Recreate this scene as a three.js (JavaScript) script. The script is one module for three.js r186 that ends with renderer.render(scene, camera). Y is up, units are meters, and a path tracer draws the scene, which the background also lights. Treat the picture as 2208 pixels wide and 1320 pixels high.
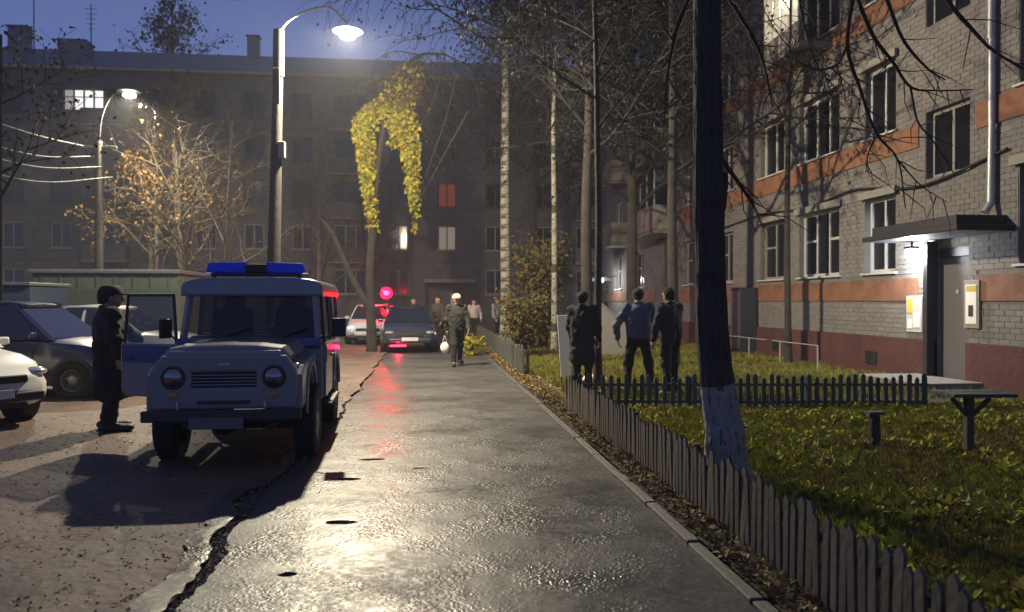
import * as THREE from 'three';
import { mergeGeometries, mergeVertices, toCreasedNormals } from 'three/addons/utils/BufferGeometryUtils.js';
import { RoundedBoxGeometry } from 'three/addons/geometries/RoundedBoxGeometry.js';

// ------------------------------------------------------------------ camera, sky, exposure
const scene = new THREE.Scene();
const F = 1700, CX = 1104, CY = 660, HOR = 650, EYE = 1.6, YAW = 0.1079;      // photo pixels: focal length, centre, horizon
const camera = new THREE.PerspectiveCamera(2 * Math.atan(660 / F) * 180 / Math.PI, 2208 / 1320, 0.05, 600);
camera.position.set(0, EYE, 0);
camera.rotation.order = 'YXZ';
camera.rotation.set(-(CY - HOR) / F, -YAW, 0);
scene.add(camera);
camera.focus = 8.5; camera.userData.fStop = 1.9;
scene.fog = new THREE.FogExp2(new THREE.Color().setRGB(0.80, 0.84, 0.95), 0.0013);            // thin evening haze

function skyTexture() {                                                      // clear dusk sky: deep blue, a little paler and greyer low down
  const w = 64, h = 128, d = new Float32Array(w * h * 4);
  for (let j = 0; j < h; j++) for (let i = 0; i < w; i++) {
    const el = ((j + 0.5) / h - 0.5) * Math.PI, t = Math.max(0, Math.sin(el)), k = Math.exp(-t * 3.0);
    const o = (j * w + i) * 4;
    d[o] = 0.050 + 0.095 * k; d[o + 1] = 0.070 + 0.150 * k; d[o + 2] = 0.160 + 0.400 * k; d[o + 3] = 1;
  }
  const t = new THREE.DataTexture(d, w, h, THREE.RGBAFormat, THREE.FloatType);
  t.mapping = THREE.EquirectangularReflectionMapping; t.magFilter = t.minFilter = THREE.LinearFilter; t.needsUpdate = true;
  return t;
}
const sky = skyTexture();
scene.background = sky; scene.environment = sky;
const renderer = new THREE.WebGLRenderer({ antialias: true });
renderer.toneMapping = THREE.LinearToneMapping;
renderer.toneMappingExposure = 1.17;
renderer.shadowMap.enabled = true;

const LAMP_WARM = new THREE.Color().setRGB(1.0, 0.88, 0.63);
const LAMP_COOL = new THREE.Color().setRGB(0.92, 0.96, 1.0);
const LAMP_RED = new THREE.Color().setRGB(1.0, 0.02, 0.10);
const MAIN_CD = 540, SECOND_CD = 480, THIRD_CD = 110, DOOR_CD = 16, BEACON_CD = 28;

// ------------------------------------------------------------------ helpers
function rngOf(seed) { let a = seed >>> 0; return () => { a |= 0; a = a + 0x6D2B79F5 | 0; let t = Math.imul(a ^ a >>> 15, 1 | a); t = t + Math.imul(t ^ t >>> 7, 61 | t) ^ t; return ((t ^ t >>> 14) >>> 0) / 4294967296; }; }
const V = (x, y, z) => new THREE.Vector3(x, y, z);
const lerp = (a, b, t) => a + (b - a) * t, clamp = (x, a, b) => Math.min(b, Math.max(a, x));
const C = Math.cos(YAW), S = Math.sin(YAW);
function ray(px, py) { const a = (px - CX) / F; return V(a * C + S, (HOR - py) / F, -(C - a * S)); }         // per metre along the lens axis
const onGround = (px, py, y = 0) => { const r = ray(px, py); return r.multiplyScalar((y - EYE) / r.y).add(V(0, EYE, 0)); };
const atZ = (px, py, z) => { const r = ray(px, py); return r.multiplyScalar(z / r.z).add(V(0, EYE, 0)); };
const atX = (px, py, x) => { const r = ray(px, py); return r.multiplyScalar(x / r.x).add(V(0, EYE, 0)); };

const used = {};
function numbered(n) { used[n] = (used[n] || 0) + 1; return used[n] === 1 ? n : n + '_' + String(used[n] - 1).padStart(3, '0'); }
function mesh(name, geo, mat, parent, extra) {
  const m = new THREE.Mesh(geo, mat); m.castShadow = m.receiveShadow = true; m.name = parent ? name : numbered(name);
  (parent || scene).add(m); if (extra) m.userData = extra; return m;
}
function thing(name, label, category, pos = [0, 0, 0], turn = 0, group) {
  const o = new THREE.Group(); o.name = numbered(name); o.position.set(...pos); o.rotation.y = turn;
  o.userData = { label, category }; if (group) o.userData.group = group; scene.add(o); return o;
}
function solo(name, geo, mat, label, category, group) { const u = { label, category }; if (group) u.group = group; return mesh(name, geo, mat, null, u); }
function struct(name, geo, mat, extra) { return mesh(name, geo, mat, null, { kind: 'structure', ...extra }); }
function box(w, h, d, x = 0, y = 0, z = 0) {                                  // uv in metres
  const g = new THREE.BoxGeometry(w, h, d), uv = g.attributes.uv, k = [[d, h], [d, h], [w, d], [w, d], [w, h], [w, h]];
  for (let i = 0; i < 24; i++) { const [a, b] = k[i >> 2]; uv.setXY(i, uv.getX(i) * a + x + z, uv.getY(i) * b + y); }
  return g.translate(x, y, z);
}
function rbox(w, h, d, r, x = 0, y = 0, z = 0, seg = 2) { return new RoundedBoxGeometry(w, h, d, seg, Math.min(r, w / 2.01, h / 2.01, d / 2.01)).translate(x, y, z); }
function bar(a, b, r0, r1 = r0, seg = 8) {
  const d = b.clone().sub(a), g = new THREE.CylinderGeometry(r1, r0, d.length(), seg);
  g.translate(0, d.length() / 2, 0); g.applyQuaternion(new THREE.Quaternion().setFromUnitVectors(V(0, 1, 0), d.normalize())); g.translate(a.x, a.y, a.z); return g;
}
function flatBar(a, b, w, t) {                                               // rectangular bar from a to b
  const d = b.clone().sub(a), g = new THREE.BoxGeometry(w, d.length(), t).translate(0, d.length() / 2, 0);
  g.applyQuaternion(new THREE.Quaternion().setFromUnitVectors(V(0, 1, 0), d.normalize())); return g.translate(a.x, a.y, a.z);
}
function merge(list) { return mergeGeometries(list.map(g => { const n = g.index ? g.toNonIndexed() : g; for (const k of Object.keys(n.attributes)) if (!['position', 'normal', 'uv'].includes(k)) n.deleteAttribute(k); return n; })); }
function sphere(r, x, y, z, sx = 1, sy = 1, sz = 1, n = 16) { return new THREE.SphereGeometry(r, n, Math.ceil(n * 0.7)).scale(sx, sy, sz).translate(x, y, z); }
function polyTube(pts, radii, seg = 6) {                                     // tapered tube through points
  const n = pts.length, pos = [], nor = [], uv = [], idx = []; let side = V(1, 0, 0), len = 0;
  for (let i = 0; i < n; i++) {
    const t = pts[Math.min(n - 1, i + 1)].clone().sub(pts[Math.max(0, i - 1)]).normalize();
    if (Math.abs(side.dot(t)) > 0.95) side = Math.abs(t.x) < 0.8 ? V(1, 0, 0) : V(0, 0, 1);
    side = side.clone().addScaledVector(t, -side.dot(t)).normalize(); const up = t.clone().cross(side);
    if (i) len += pts[i].distanceTo(pts[i - 1]);
    for (let k = 0; k <= seg; k++) { const a = k / seg * Math.PI * 2, d = side.clone().multiplyScalar(Math.cos(a)).addScaledVector(up, Math.sin(a));
      pos.push(pts[i].x + d.x * radii[i], pts[i].y + d.y * radii[i], pts[i].z + d.z * radii[i]); nor.push(d.x, d.y, d.z); uv.push(k / seg * 6.28 * radii[0], len); }
    if (i) for (let k = 0; k < seg; k++) { const a = (i - 1) * (seg + 1) + k, b = a + seg + 1; idx.push(a, a + 1, b, b, a + 1, b + 1); }
  }
  const g = new THREE.BufferGeometry(); g.setAttribute('position', new THREE.Float32BufferAttribute(pos, 3)); g.setAttribute('normal', new THREE.Float32BufferAttribute(nor, 3)); g.setAttribute('uv', new THREE.Float32BufferAttribute(uv, 2)); g.setIndex(idx); return g;
}
const curve = (pts, n) => new THREE.CatmullRomCurve3(pts).getPoints(n);
function extrude(pts, depth, bevel = 0, holes = []) {                        // outline in x,y; depth in z
  const s = new THREE.Shape(pts.map(p => new THREE.Vector2(p[0], p[1])));
  for (const h of holes) s.holes.push(new THREE.Path(h.map(p => new THREE.Vector2(p[0], p[1]))));
  return new THREE.ExtrudeGeometry(s, { depth, bevelEnabled: bevel > 0, bevelSize: bevel, bevelThickness: bevel, bevelSegments: 2, curveSegments: 8 });
}

// ---- noise and textures
function lattice(seed, n) { const r = rngOf(seed), a = new Float32Array(n * n); for (let i = 0; i < n * n; i++) a[i] = r(); return a; }
const LAT = lattice(11, 256);
function vnoise(x, y, per = 256) {                                           // value noise, repeats after per cells
  const xi = Math.floor(x), yi = Math.floor(y), fx = x - xi, fy = y - yi, m = (v) => ((v % per) + per) % per;
  const u = fx * fx * (3 - 2 * fx), v = fy * fy * (3 - 2 * fy), x0 = m(xi), x1 = m(xi + 1), y0 = m(yi), y1 = m(yi + 1);
  return lerp(lerp(LAT[y0 * 256 + x0], LAT[y0 * 256 + x1], u), lerp(LAT[y1 * 256 + x0], LAT[y1 * 256 + x1], u), v);
}
function fbm(x, y, oct, per) { let s = 0, a = 0.5, t = 0; for (let o = 0; o < oct; o++) { s += a * vnoise(x + o * 17, y + o * 31, per); t += a; a *= 0.5; x *= 2; y *= 2; per = Math.min(256, per * 2); } return s / t; }
function texture(n, fn, srgb, repeat = 1) {                                  // fn(u,v) -> [r,g,b] or grey in 0..1
  const d = new Uint8Array(n * n * 4);
  for (let j = 0; j < n; j++) for (let i = 0; i < n; i++) { const c = fn(i / n, j / n), o = (j * n + i) * 4; if (c.length) { d[o] = c[0] * 255; d[o + 1] = c[1] * 255; d[o + 2] = c[2] * 255; } else d[o] = d[o + 1] = d[o + 2] = clamp(c, 0, 1) * 255; d[o + 3] = 255; }
  const t = new THREE.DataTexture(d, n, n); t.wrapS = t.wrapT = THREE.RepeatWrapping; t.magFilter = THREE.LinearFilter; t.minFilter = THREE.LinearMipmapLinearFilter; t.generateMipmaps = true;
  if (srgb) t.colorSpace = THREE.SRGBColorSpace; t.repeat.set(repeat, repeat); t.needsUpdate = true; return t;
}
const toS = (v) => { v = clamp(v, 0, 1); return v <= 0.0031308 ? v * 12.92 : 1.055 * Math.pow(v, 1 / 2.4) - 0.055; };
const tint = (c, k) => [toS(c[0] * k), toS(c[1] * k), toS(c[2] * k)];
const rgb = (r, g, b) => new THREE.Color().setRGB(r, g, b);
function std(r, g, b, rough = 0.8, more = {}) { return new THREE.MeshStandardMaterial({ color: rgb(r, g, b), roughness: rough, metalness: 0, ...more }); }

const grainBump = texture(512, (u, v) => 0.55 * fbm(u * 32, v * 32, 4, 32) + 0.45 * fbm(u * 8 + 5, v * 8, 3, 8));
const stainMap = (c, seed, spread = 0.5) => texture(512, (u, v) => tint(c, 1 - spread / 2 + spread * (0.6 * fbm(u * 6 + seed, v * 6, 4, 6) + 0.4 * fbm(u * 48 + seed, v * 48, 2, 48))), true, 0.45);
const M = {};
// wet asphalt: dark binder, pale chips, film of water that is smoother in the hollows
const asphaltH = (u, v) => { const rough = clamp((fbm(u * 9 + 30, v * 9, 3, 9) - 0.32) * 2.6, 0.15, 1), a = vnoise(u * 251, v * 251, 251), b = vnoise(u * 139 + 3, v * 139 + 9, 139), c = vnoise(u * 67 + 8, v * 67, 67); return 0.40 * fbm(u * 13, v * 13, 2, 13) + 0.5 * rough * (0.5 * a * a + 0.38 * b * b + 0.2 * c); };
M.asphalt = new THREE.MeshStandardMaterial({
  map: texture(1024, (u, v) => { const chip = vnoise(u * 250, v * 250, 250), big = fbm(u * 5 + 9, v * 5, 4, 5); return tint([0.062, 0.057, 0.054], (0.55 + 0.75 * big) * (chip > 0.83 ? 2.0 : 0.7 + 0.6 * chip)); }, true, 1 / 3.1),
  roughnessMap: texture(1024, (u, v) => { const p = fbm(u * 7 + 3, v * 7, 4, 7), q = fbm(u * 90, v * 90, 2, 90); return clamp(0.16 + 0.38 * p + 0.22 * q, 0.15, 0.8); }, false, 1 / 3.1),
  bumpMap: texture(2048, asphaltH, false, 1 / 3.1), bumpScale: 0.018, roughness: 1, metalness: 0
});
M.oldLot = new THREE.MeshStandardMaterial({
  map: texture(1024, (u, v) => { const big = fbm(u * 6 + 2, v * 6, 5, 6), chip = vnoise(u * 200, v * 200, 200), red = fbm(u * 9 + 40, v * 9, 3, 9); const k = (0.45 + 0.95 * big) * (chip > 0.9 ? 1.3 : 0.85 + 0.3 * chip); return tint([0.092 + 0.03 * red, 0.070, 0.055], k); }, true, 1 / 3.7),
  bumpMap: texture(1024, (u, v) => 0.6 * fbm(u * 14, v * 14, 4, 14) + 0.4 * fbm(u * 70, v * 70, 3, 70), false, 1 / 3.7), bumpScale: 0.018, roughness: 0.7, metalness: 0
});
M.soil = new THREE.MeshStandardMaterial({ map: texture(512, (u, v) => tint([0.045, 0.033, 0.024], 0.5 + fbm(u * 20, v * 20, 4, 20)), true, 1 / 2), bumpMap: grainBump, bumpScale: 0.03, roughness: 0.95 });
M.concrete = new THREE.MeshStandardMaterial({ map: stainMap([0.20, 0.185, 0.165], 3, 0.9), bumpMap: grainBump, bumpScale: 0.006, roughness: 0.75 });
M.kerb = new THREE.MeshStandardMaterial({ map: stainMap([0.072, 0.064, 0.056], 8, 1.0), bumpMap: grainBump, bumpScale: 0.008, roughness: 0.6 });
const bricks = [[0.180, 0.163, 0.146], [0.172, 0.157, 0.142], [0.190, 0.171, 0.151], [0.160, 0.147, 0.134]].map((c, i) => new THREE.MeshStandardMaterial({ map: stainMap(c, 21 + i, 0.35), bumpMap: grainBump, bumpScale: 0.004, roughness: 0.85 }));
M.mortar = new THREE.MeshStandardMaterial({ map: stainMap([0.150, 0.138, 0.125], 31, 0.7), bumpMap: grainBump, bumpScale: 0.01, roughness: 0.92 });
M.orange = new THREE.MeshStandardMaterial({ map: texture(512, (u, v) => { const p = fbm(u * 7, v * 7, 4, 7), f = fbm(u * 22 + 5, v * 22, 3, 22); return f > 0.68 ? tint([0.215, 0.115, 0.07], 0.9) : tint([0.215, 0.095, 0.050], 0.5 + 0.9 * p); }, true, 0.5), bumpMap: grainBump, bumpScale: 0.004, roughness: 0.85 });
M.redPlinth = new THREE.MeshStandardMaterial({ map: stainMap([0.085, 0.028, 0.026], 41, 0.9), bumpMap: grainBump, bumpScale: 0.012, roughness: 0.85 });
M.farWall = new THREE.MeshStandardMaterial({ map: stainMap([0.100, 0.092, 0.082], 51, 0.9), bumpMap: grainBump, bumpScale: 0.012, roughness: 0.9 });
M.roofMetal = std(0.10, 0.095, 0.12, 0.6, { bumpMap: grainBump, bumpScale: 0.01 });
M.frame = std(0.46, 0.44, 0.41, 0.6);
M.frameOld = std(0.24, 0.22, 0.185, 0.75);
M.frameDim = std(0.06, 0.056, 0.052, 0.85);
M.pane = std(0.012, 0.012, 0.015, 0.12);
M.curtain = std(0.16, 0.15, 0.125, 0.95, { bumpMap: grainBump, bumpScale: 0.01 });
M.bark = new THREE.MeshStandardMaterial({ map: texture(512, (u, v) => tint([0.044, 0.036, 0.03], 0.35 + 1.3 * fbm(u * 24, v * 5, 4, 5)), true, 1.6), bumpMap: texture(512, (u, v) => fbm(u * 26, v * 6, 4, 6), false, 1.6), bumpScale: 0.035, roughness: 0.95 });
M.whitewash = new THREE.MeshStandardMaterial({ map: texture(512, (u, v) => { const f = fbm(u * 14, v * 8, 4, 8); return f > 0.66 ? tint([0.10, 0.09, 0.08], 1) : tint([0.24, 0.24, 0.24], 0.5 + 0.8 * f); }, true, 1.4), bumpMap: grainBump, bumpScale: 0.02, roughness: 0.95 });
M.birch = new THREE.MeshStandardMaterial({ map: texture(512, (u, v) => { const f = fbm(u * 5, v * 26, 3, 5), g = fbm(u * 3 + 8, v * 4, 3, 3); return f > 0.61 || g > 0.68 ? tint([0.05, 0.045, 0.04], 1) : tint([0.34, 0.31, 0.24], 0.4 + 0.9 * fbm(u * 9, v * 9, 3, 9)); }, true, 0.55), bumpMap: grainBump, bumpScale: 0.01, roughness: 0.9 });
M.twig = std(0.016, 0.013, 0.0125, 1);
M.twigPale = std(0.055, 0.042, 0.028, 0.95);
M.picket = [[0.070, 0.055, 0.042], [0.055, 0.044, 0.035], [0.085, 0.066, 0.049]].map((c, i) => new THREE.MeshStandardMaterial({ map: texture(256, (u, v) => tint(c, 0.45 + 1.1 * fbm(u * 30, v * 3 + i * 7, 3, 3)), true), bumpMap: grainBump, bumpScale: 0.006, roughness: 0.8 }));
M.picketGreen = [[0.045, 0.062, 0.05], [0.036, 0.05, 0.042], [0.058, 0.075, 0.062]].map((c, i) => new THREE.MeshStandardMaterial({ map: texture(256, (u, v) => tint(c, 0.5 + fbm(u * 26, v * 3 + i * 7, 3, 3)), true), bumpMap: grainBump, bumpScale: 0.005, roughness: 0.7 }));
M.steelDark = std(0.035, 0.035, 0.04, 0.5, { metalness: 0.3 });
M.steelGrey = std(0.22, 0.22, 0.22, 0.5, { metalness: 0.35, bumpMap: grainBump, bumpScale: 0.003 });
M.zinc = std(0.45, 0.45, 0.44, 0.45, { metalness: 0.5, bumpMap: grainBump, bumpScale: 0.003 });
M.pole = new THREE.MeshStandardMaterial({ map: stainMap([0.05, 0.045, 0.04], 61, 0.9), bumpMap: grainBump, bumpScale: 0.008, roughness: 0.8 });
M.rubber = std(0.018, 0.018, 0.018, 0.85, { bumpMap: grainBump, bumpScale: 0.004 });
M.rim = std(0.22, 0.22, 0.23, 0.4, { metalness: 0.5 });
M.black = std(0.012, 0.012, 0.013, 0.6);
M.plastic = std(0.022, 0.022, 0.025, 0.55);
M.seat = std(0.05, 0.03, 0.03, 0.9);
M.chrome = std(0.6, 0.6, 0.6, 0.15, { metalness: 1 });
M.lens = new THREE.MeshPhysicalMaterial({ color: rgb(0.55, 0.56, 0.58), roughness: 0.12, metalness: 0.6, clearcoat: 1, clearcoatRoughness: 0.05 });
M.amber = std(0.5, 0.18, 0.02, 0.25);
M.redLens = std(0.25, 0.01, 0.01, 0.25);
M.glass = new THREE.MeshPhysicalMaterial({ color: rgb(0.92, 0.95, 0.95), roughness: 0.03, transmission: 1, thickness: 0, ior: 1.5 });
M.carGlass = new THREE.MeshPhysicalMaterial({ color: rgb(0.010, 0.011, 0.016), roughness: 0.05, clearcoat: 1 });
M.plate = std(0.55, 0.55, 0.53, 0.5);
M.paper = std(0.72, 0.70, 0.63, 0.85);
const paint = (r, g, b, rough = 0.32) => new THREE.MeshPhysicalMaterial({ color: rgb(r, g, b), roughness: rough, clearcoat: 0.8, clearcoatRoughness: 0.12, bumpMap: grainBump, bumpScale: 0.0006 });
const glow = (r, g, b, k) => new THREE.MeshStandardMaterial({ color: rgb(0.02, 0.02, 0.02), emissive: rgb(r, g, b), emissiveIntensity: k, roughness: 0.6 });
function leafMat(more = {}) { return new THREE.MeshPhysicalMaterial({ vertexColors: true, roughness: 0.9, specularIntensity: 0.25, side: THREE.DoubleSide, transmission: 0.3, thickness: 0, ...more }); }
M.leaf = leafMat();
function pointLight(name, color, cd, p, radius = 3) { const l = new THREE.PointLight(color, cd, 0, 2); l.name = name; l.position.copy(p); l.castShadow = true; l.shadow.radius = radius; l.shadow.mapSize.set(1024, 1024); scene.add(l); return l; }
function spotDown(name, color, cd, p, radius) { const l = new THREE.SpotLight(color, cd, 0, 1.42, 0.45, 2); l.name = name; l.position.copy(p); l.target.position.set(p.x, 0, p.z + 0.01); scene.add(l.target); l.castShadow = true; l.shadow.radius = radius; l.shadow.mapSize.set(1024, 1024); scene.add(l); return l; }
console.log('materials');

// ------------------------------------------------------------------ ground
const rg = rngOf(5);
const edgeX = (z) => -1.30 + 0.10 * (vnoise(z * 0.9 + 40, 3.3) - 0.5) + 0.07 * (vnoise(z * 3.1, 8.8) - 0.5) + 0.05 * (vnoise(z * 11, 1.2) - 0.5) + (z < -7 ? 0.1 * Math.min(1, (-7 - z)) : 0);
const crackW = (z) => clamp(0.035 + 0.075 * vnoise(z * 1.7 + 9, 2.2) + 0.06 * (vnoise(z * 8, 4.4) - 0.5) + 0.13 * Math.exp(-((z + 6.5) ** 2) / 0.12), 0.02, 0.3) * (z < -9 ? 0.4 : 1);
function grid(x0, x1, z0, z1, nx, nz, y, edge) {
  const pos = [], uv = [], idx = [];
  for (let j = 0; j <= nz; j++) for (let i = 0; i <= nx; i++) { const z = lerp(z0, z1, j / nz), x = edge ? edge(i / nx, z) : lerp(x0, x1, i / nx); pos.push(x, y(x, z), z); uv.push(x, -z); }
  for (let j = 0; j < nz; j++) for (let i = 0; i < nx; i++) { const a = j * (nx + 1) + i, b = a + nx + 1; idx.push(a, a + 1, b, a + 1, b + 1, b); }
  const g = new THREE.BufferGeometry(); g.setAttribute('position', new THREE.Float32BufferAttribute(pos, 3)); g.setAttribute('uv', new THREE.Float32BufferAttribute(uv, 2)); g.setIndex(idx); g.computeVertexNormals();
  if (g.attributes.normal.getY(0) < 0) { g.setIndex(idx.reverse()); g.computeVertexNormals(); } return g;
}
struct('ground', grid(-150, 150, 40, -220, 4, 4, () => -0.075), M.soil);
// road slab with a broken left edge and a few shallow holes
{
  const L = [], z0 = 2, z1 = -45.5;
  for (let z = z0; z >= z1; z -= z > -12 ? 0.05 : 0.5) L.push([edgeX(z), -z]);
  const pts = [[1.70, -z0], ...L.map(p => p), [1.70, -z1]];
  const blob = (px, py, w, d, n = 22) => { const c = onGround(px, py); return [...Array(n).keys()].map(k => { const a = -k / n * 6.283, r = 0.75 + 0.5 * vnoise(px * 0.37 + Math.cos(a) * 1.8 + 5, py * 0.21 + Math.sin(a) * 1.8 + 5); return [c.x + Math.cos(a) * w * r, -c.z + Math.sin(a) * d * r]; }); };
  const holes = [blob(805, 991, 0.14, 0.05), blob(752, 1034, 0.10, 0.06), blob(735, 1127, 0.12, 0.055), blob(905, 1010, 0.08, 0.03), blob(620, 1240, 0.06, 0.04)];
  const g = extrude(pts, 0.045, 0, holes).rotateX(-Math.PI / 2).translate(0, -0.045, 0);
  struct('road', g, M.asphalt);
}
{ // crumbled strip of old asphalt left of the crack, and the packed dirt inside it
  const z0 = 1.5, z1 = -12.5, lip = (t, z) => edgeX(z) - crackW(z) - t * (0.05 + 0.16 * vnoise(z * 2.3 + 70, 5.5) + 0.05 * vnoise(z * 13, 6.1));
  struct('road_lip', grid(0, 0, z0, z1, 6, 420, (x, z) => 0.026 - 0.12 * Math.abs(edgeX(z) - crackW(z) - x - 0.05) * 0.6 + 0.008 * (vnoise(x * 30, z * 30 + 400) - 0.5), lip), M.asphalt);
  M.crackFill = new THREE.MeshStandardMaterial({ map: texture(512, (u, v) => tint([0.11, 0.088, 0.07], 0.4 + 1.2 * fbm(u * 26, v * 26, 4, 26)), true, 1 / 1.3), bumpMap: grainBump, bumpScale: 0.02, roughness: 0.95 });
  struct('crack_fill', grid(-1.9, -0.95, z0, z1, 20, 280, (x, z) => -0.014 + 0.02 * (fbm(x * 16 + 40, z * 16 + 400, 2, 256) - 0.5)).translate(0, -0.012, 0), M.crackFill);
}
const lotY = (x, z) => { const e = edgeX(z) - crackW(z) - x; return 0.02 * Math.exp(-e * 9) + 0.035 * (fbm(x * 0.9 + 20, z * 0.9 + 70, 3, 256) - 0.5) - 0.004 + 0.012 * (vnoise(x * 5, z * 5 + 60) - 0.5); };
struct('parking_lot', grid(0, 0, 2, -45, 150, 300, lotY, (t, z) => { const e = edgeX(z) - crackW(z); return e - 26 * t * t * (0.15 + 0.85 * t) - 0.0001 * t; }), M.oldLot);
// verge strip between kerb and fence, and the yard behind it
const yardY = (x, z) => 0.035 + 0.05 * (fbm(x * 0.7 + 9, z * 0.7 + 80, 3, 256) - 0.5);
struct('verge', grid(1.79, 2.2, 2, -45, 8, 200, (x, z) => 0.03 + 0.03 * (fbm(x * 3, z * 3 + 90, 3, 256) - 0.5)), M.soil);
M.yard = new THREE.MeshStandardMaterial({ map: texture(1024, (u, v) => { const a = fbm(u * 8, v * 8, 4, 8), b = fbm(u * 60 + 4, v * 60, 3, 60); return tint(a > 0.5 ? [0.065, 0.062, 0.022] : [0.062, 0.046, 0.024], 0.4 + 1.1 * b); }, true, 1 / 4), bumpMap: grainBump, bumpScale: 0.05, roughness: 0.9 });
struct('yard', grid(2.2, 9.66, 2, -45, 60, 220, yardY), M.yard);
{ // kerb stones, one metre each, worn and uneven
  const kg = rbox(0.085, 0.14, 0.985, 0.012), kr = rngOf(77), k0 = struct('kerb', box(0.06, 0.04, 47, 1.742, -0.05, -21.5), M.kerb);
  for (let i = 0; i < 44; i++) { const m = mesh('kerb_stone', kg, M.kerb, k0); m.position.set(1.744 + 0.008 * (kr() - 0.5), -0.050 + 0.022 * kr(), 0.5 - i); m.rotation.set(0.006 * (kr() - 0.5), 0.012 * (kr() - 0.5), 0.04 * (kr() - 0.5)); }
}
console.log('ground');

// ------------------------------------------------------------------ facades
function windowParts(parent, w, h, opt = {}) {                               // in the x,y plane, centred on x, sill at y = 0, outside towards +z
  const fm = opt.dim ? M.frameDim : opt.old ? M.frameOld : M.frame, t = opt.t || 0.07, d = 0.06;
  const win = mesh('window', merge([box(w, t, d, 0, t / 2, 0), box(w, t, d, 0, h - t / 2, 0), box(t, h - 2 * t, d, -w / 2 + t / 2, h / 2, 0), box(t, h - 2 * t, d, w / 2 - t / 2, h / 2, 0)]), fm, parent);
  const n = opt.lights || 2, iw = w - 2 * t;
  for (let i = 1; i < n; i++) mesh('mullion', box(t * 0.9, h - 2 * t, d * 0.9, -iw / 2 + iw * i / n, h / 2, 0.001), fm, win);
  for (let i = 0; i < n; i++) {
    const c = -iw / 2 + iw * (i + 0.5) / n, pw = iw / n - t * 0.9 + 0.004;
    mesh('pane', box(pw, h - 2 * t + 0.004, 0.012, c, h / 2, -0.008), opt.pane || M.pane, win);
    if (opt.transom && i % 2 === opt.transom - 1) mesh('transom', box(pw, t * 0.8, d * 0.8, c, h * 0.56, 0.002), fm, win);
  }
  if (opt.sill) mesh('sill', box(w + 0.16, 0.04, 0.22, 0, -0.022, 0.13), M.frame, win);
  if (opt.lintel) mesh('lintel', box(w + 0.24, 0.16, 0.06, 0, h + 0.085, 0.24), M.frameOld, win);
  return win;
}
const FX = 9.7, STEP = 2.95;
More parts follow.
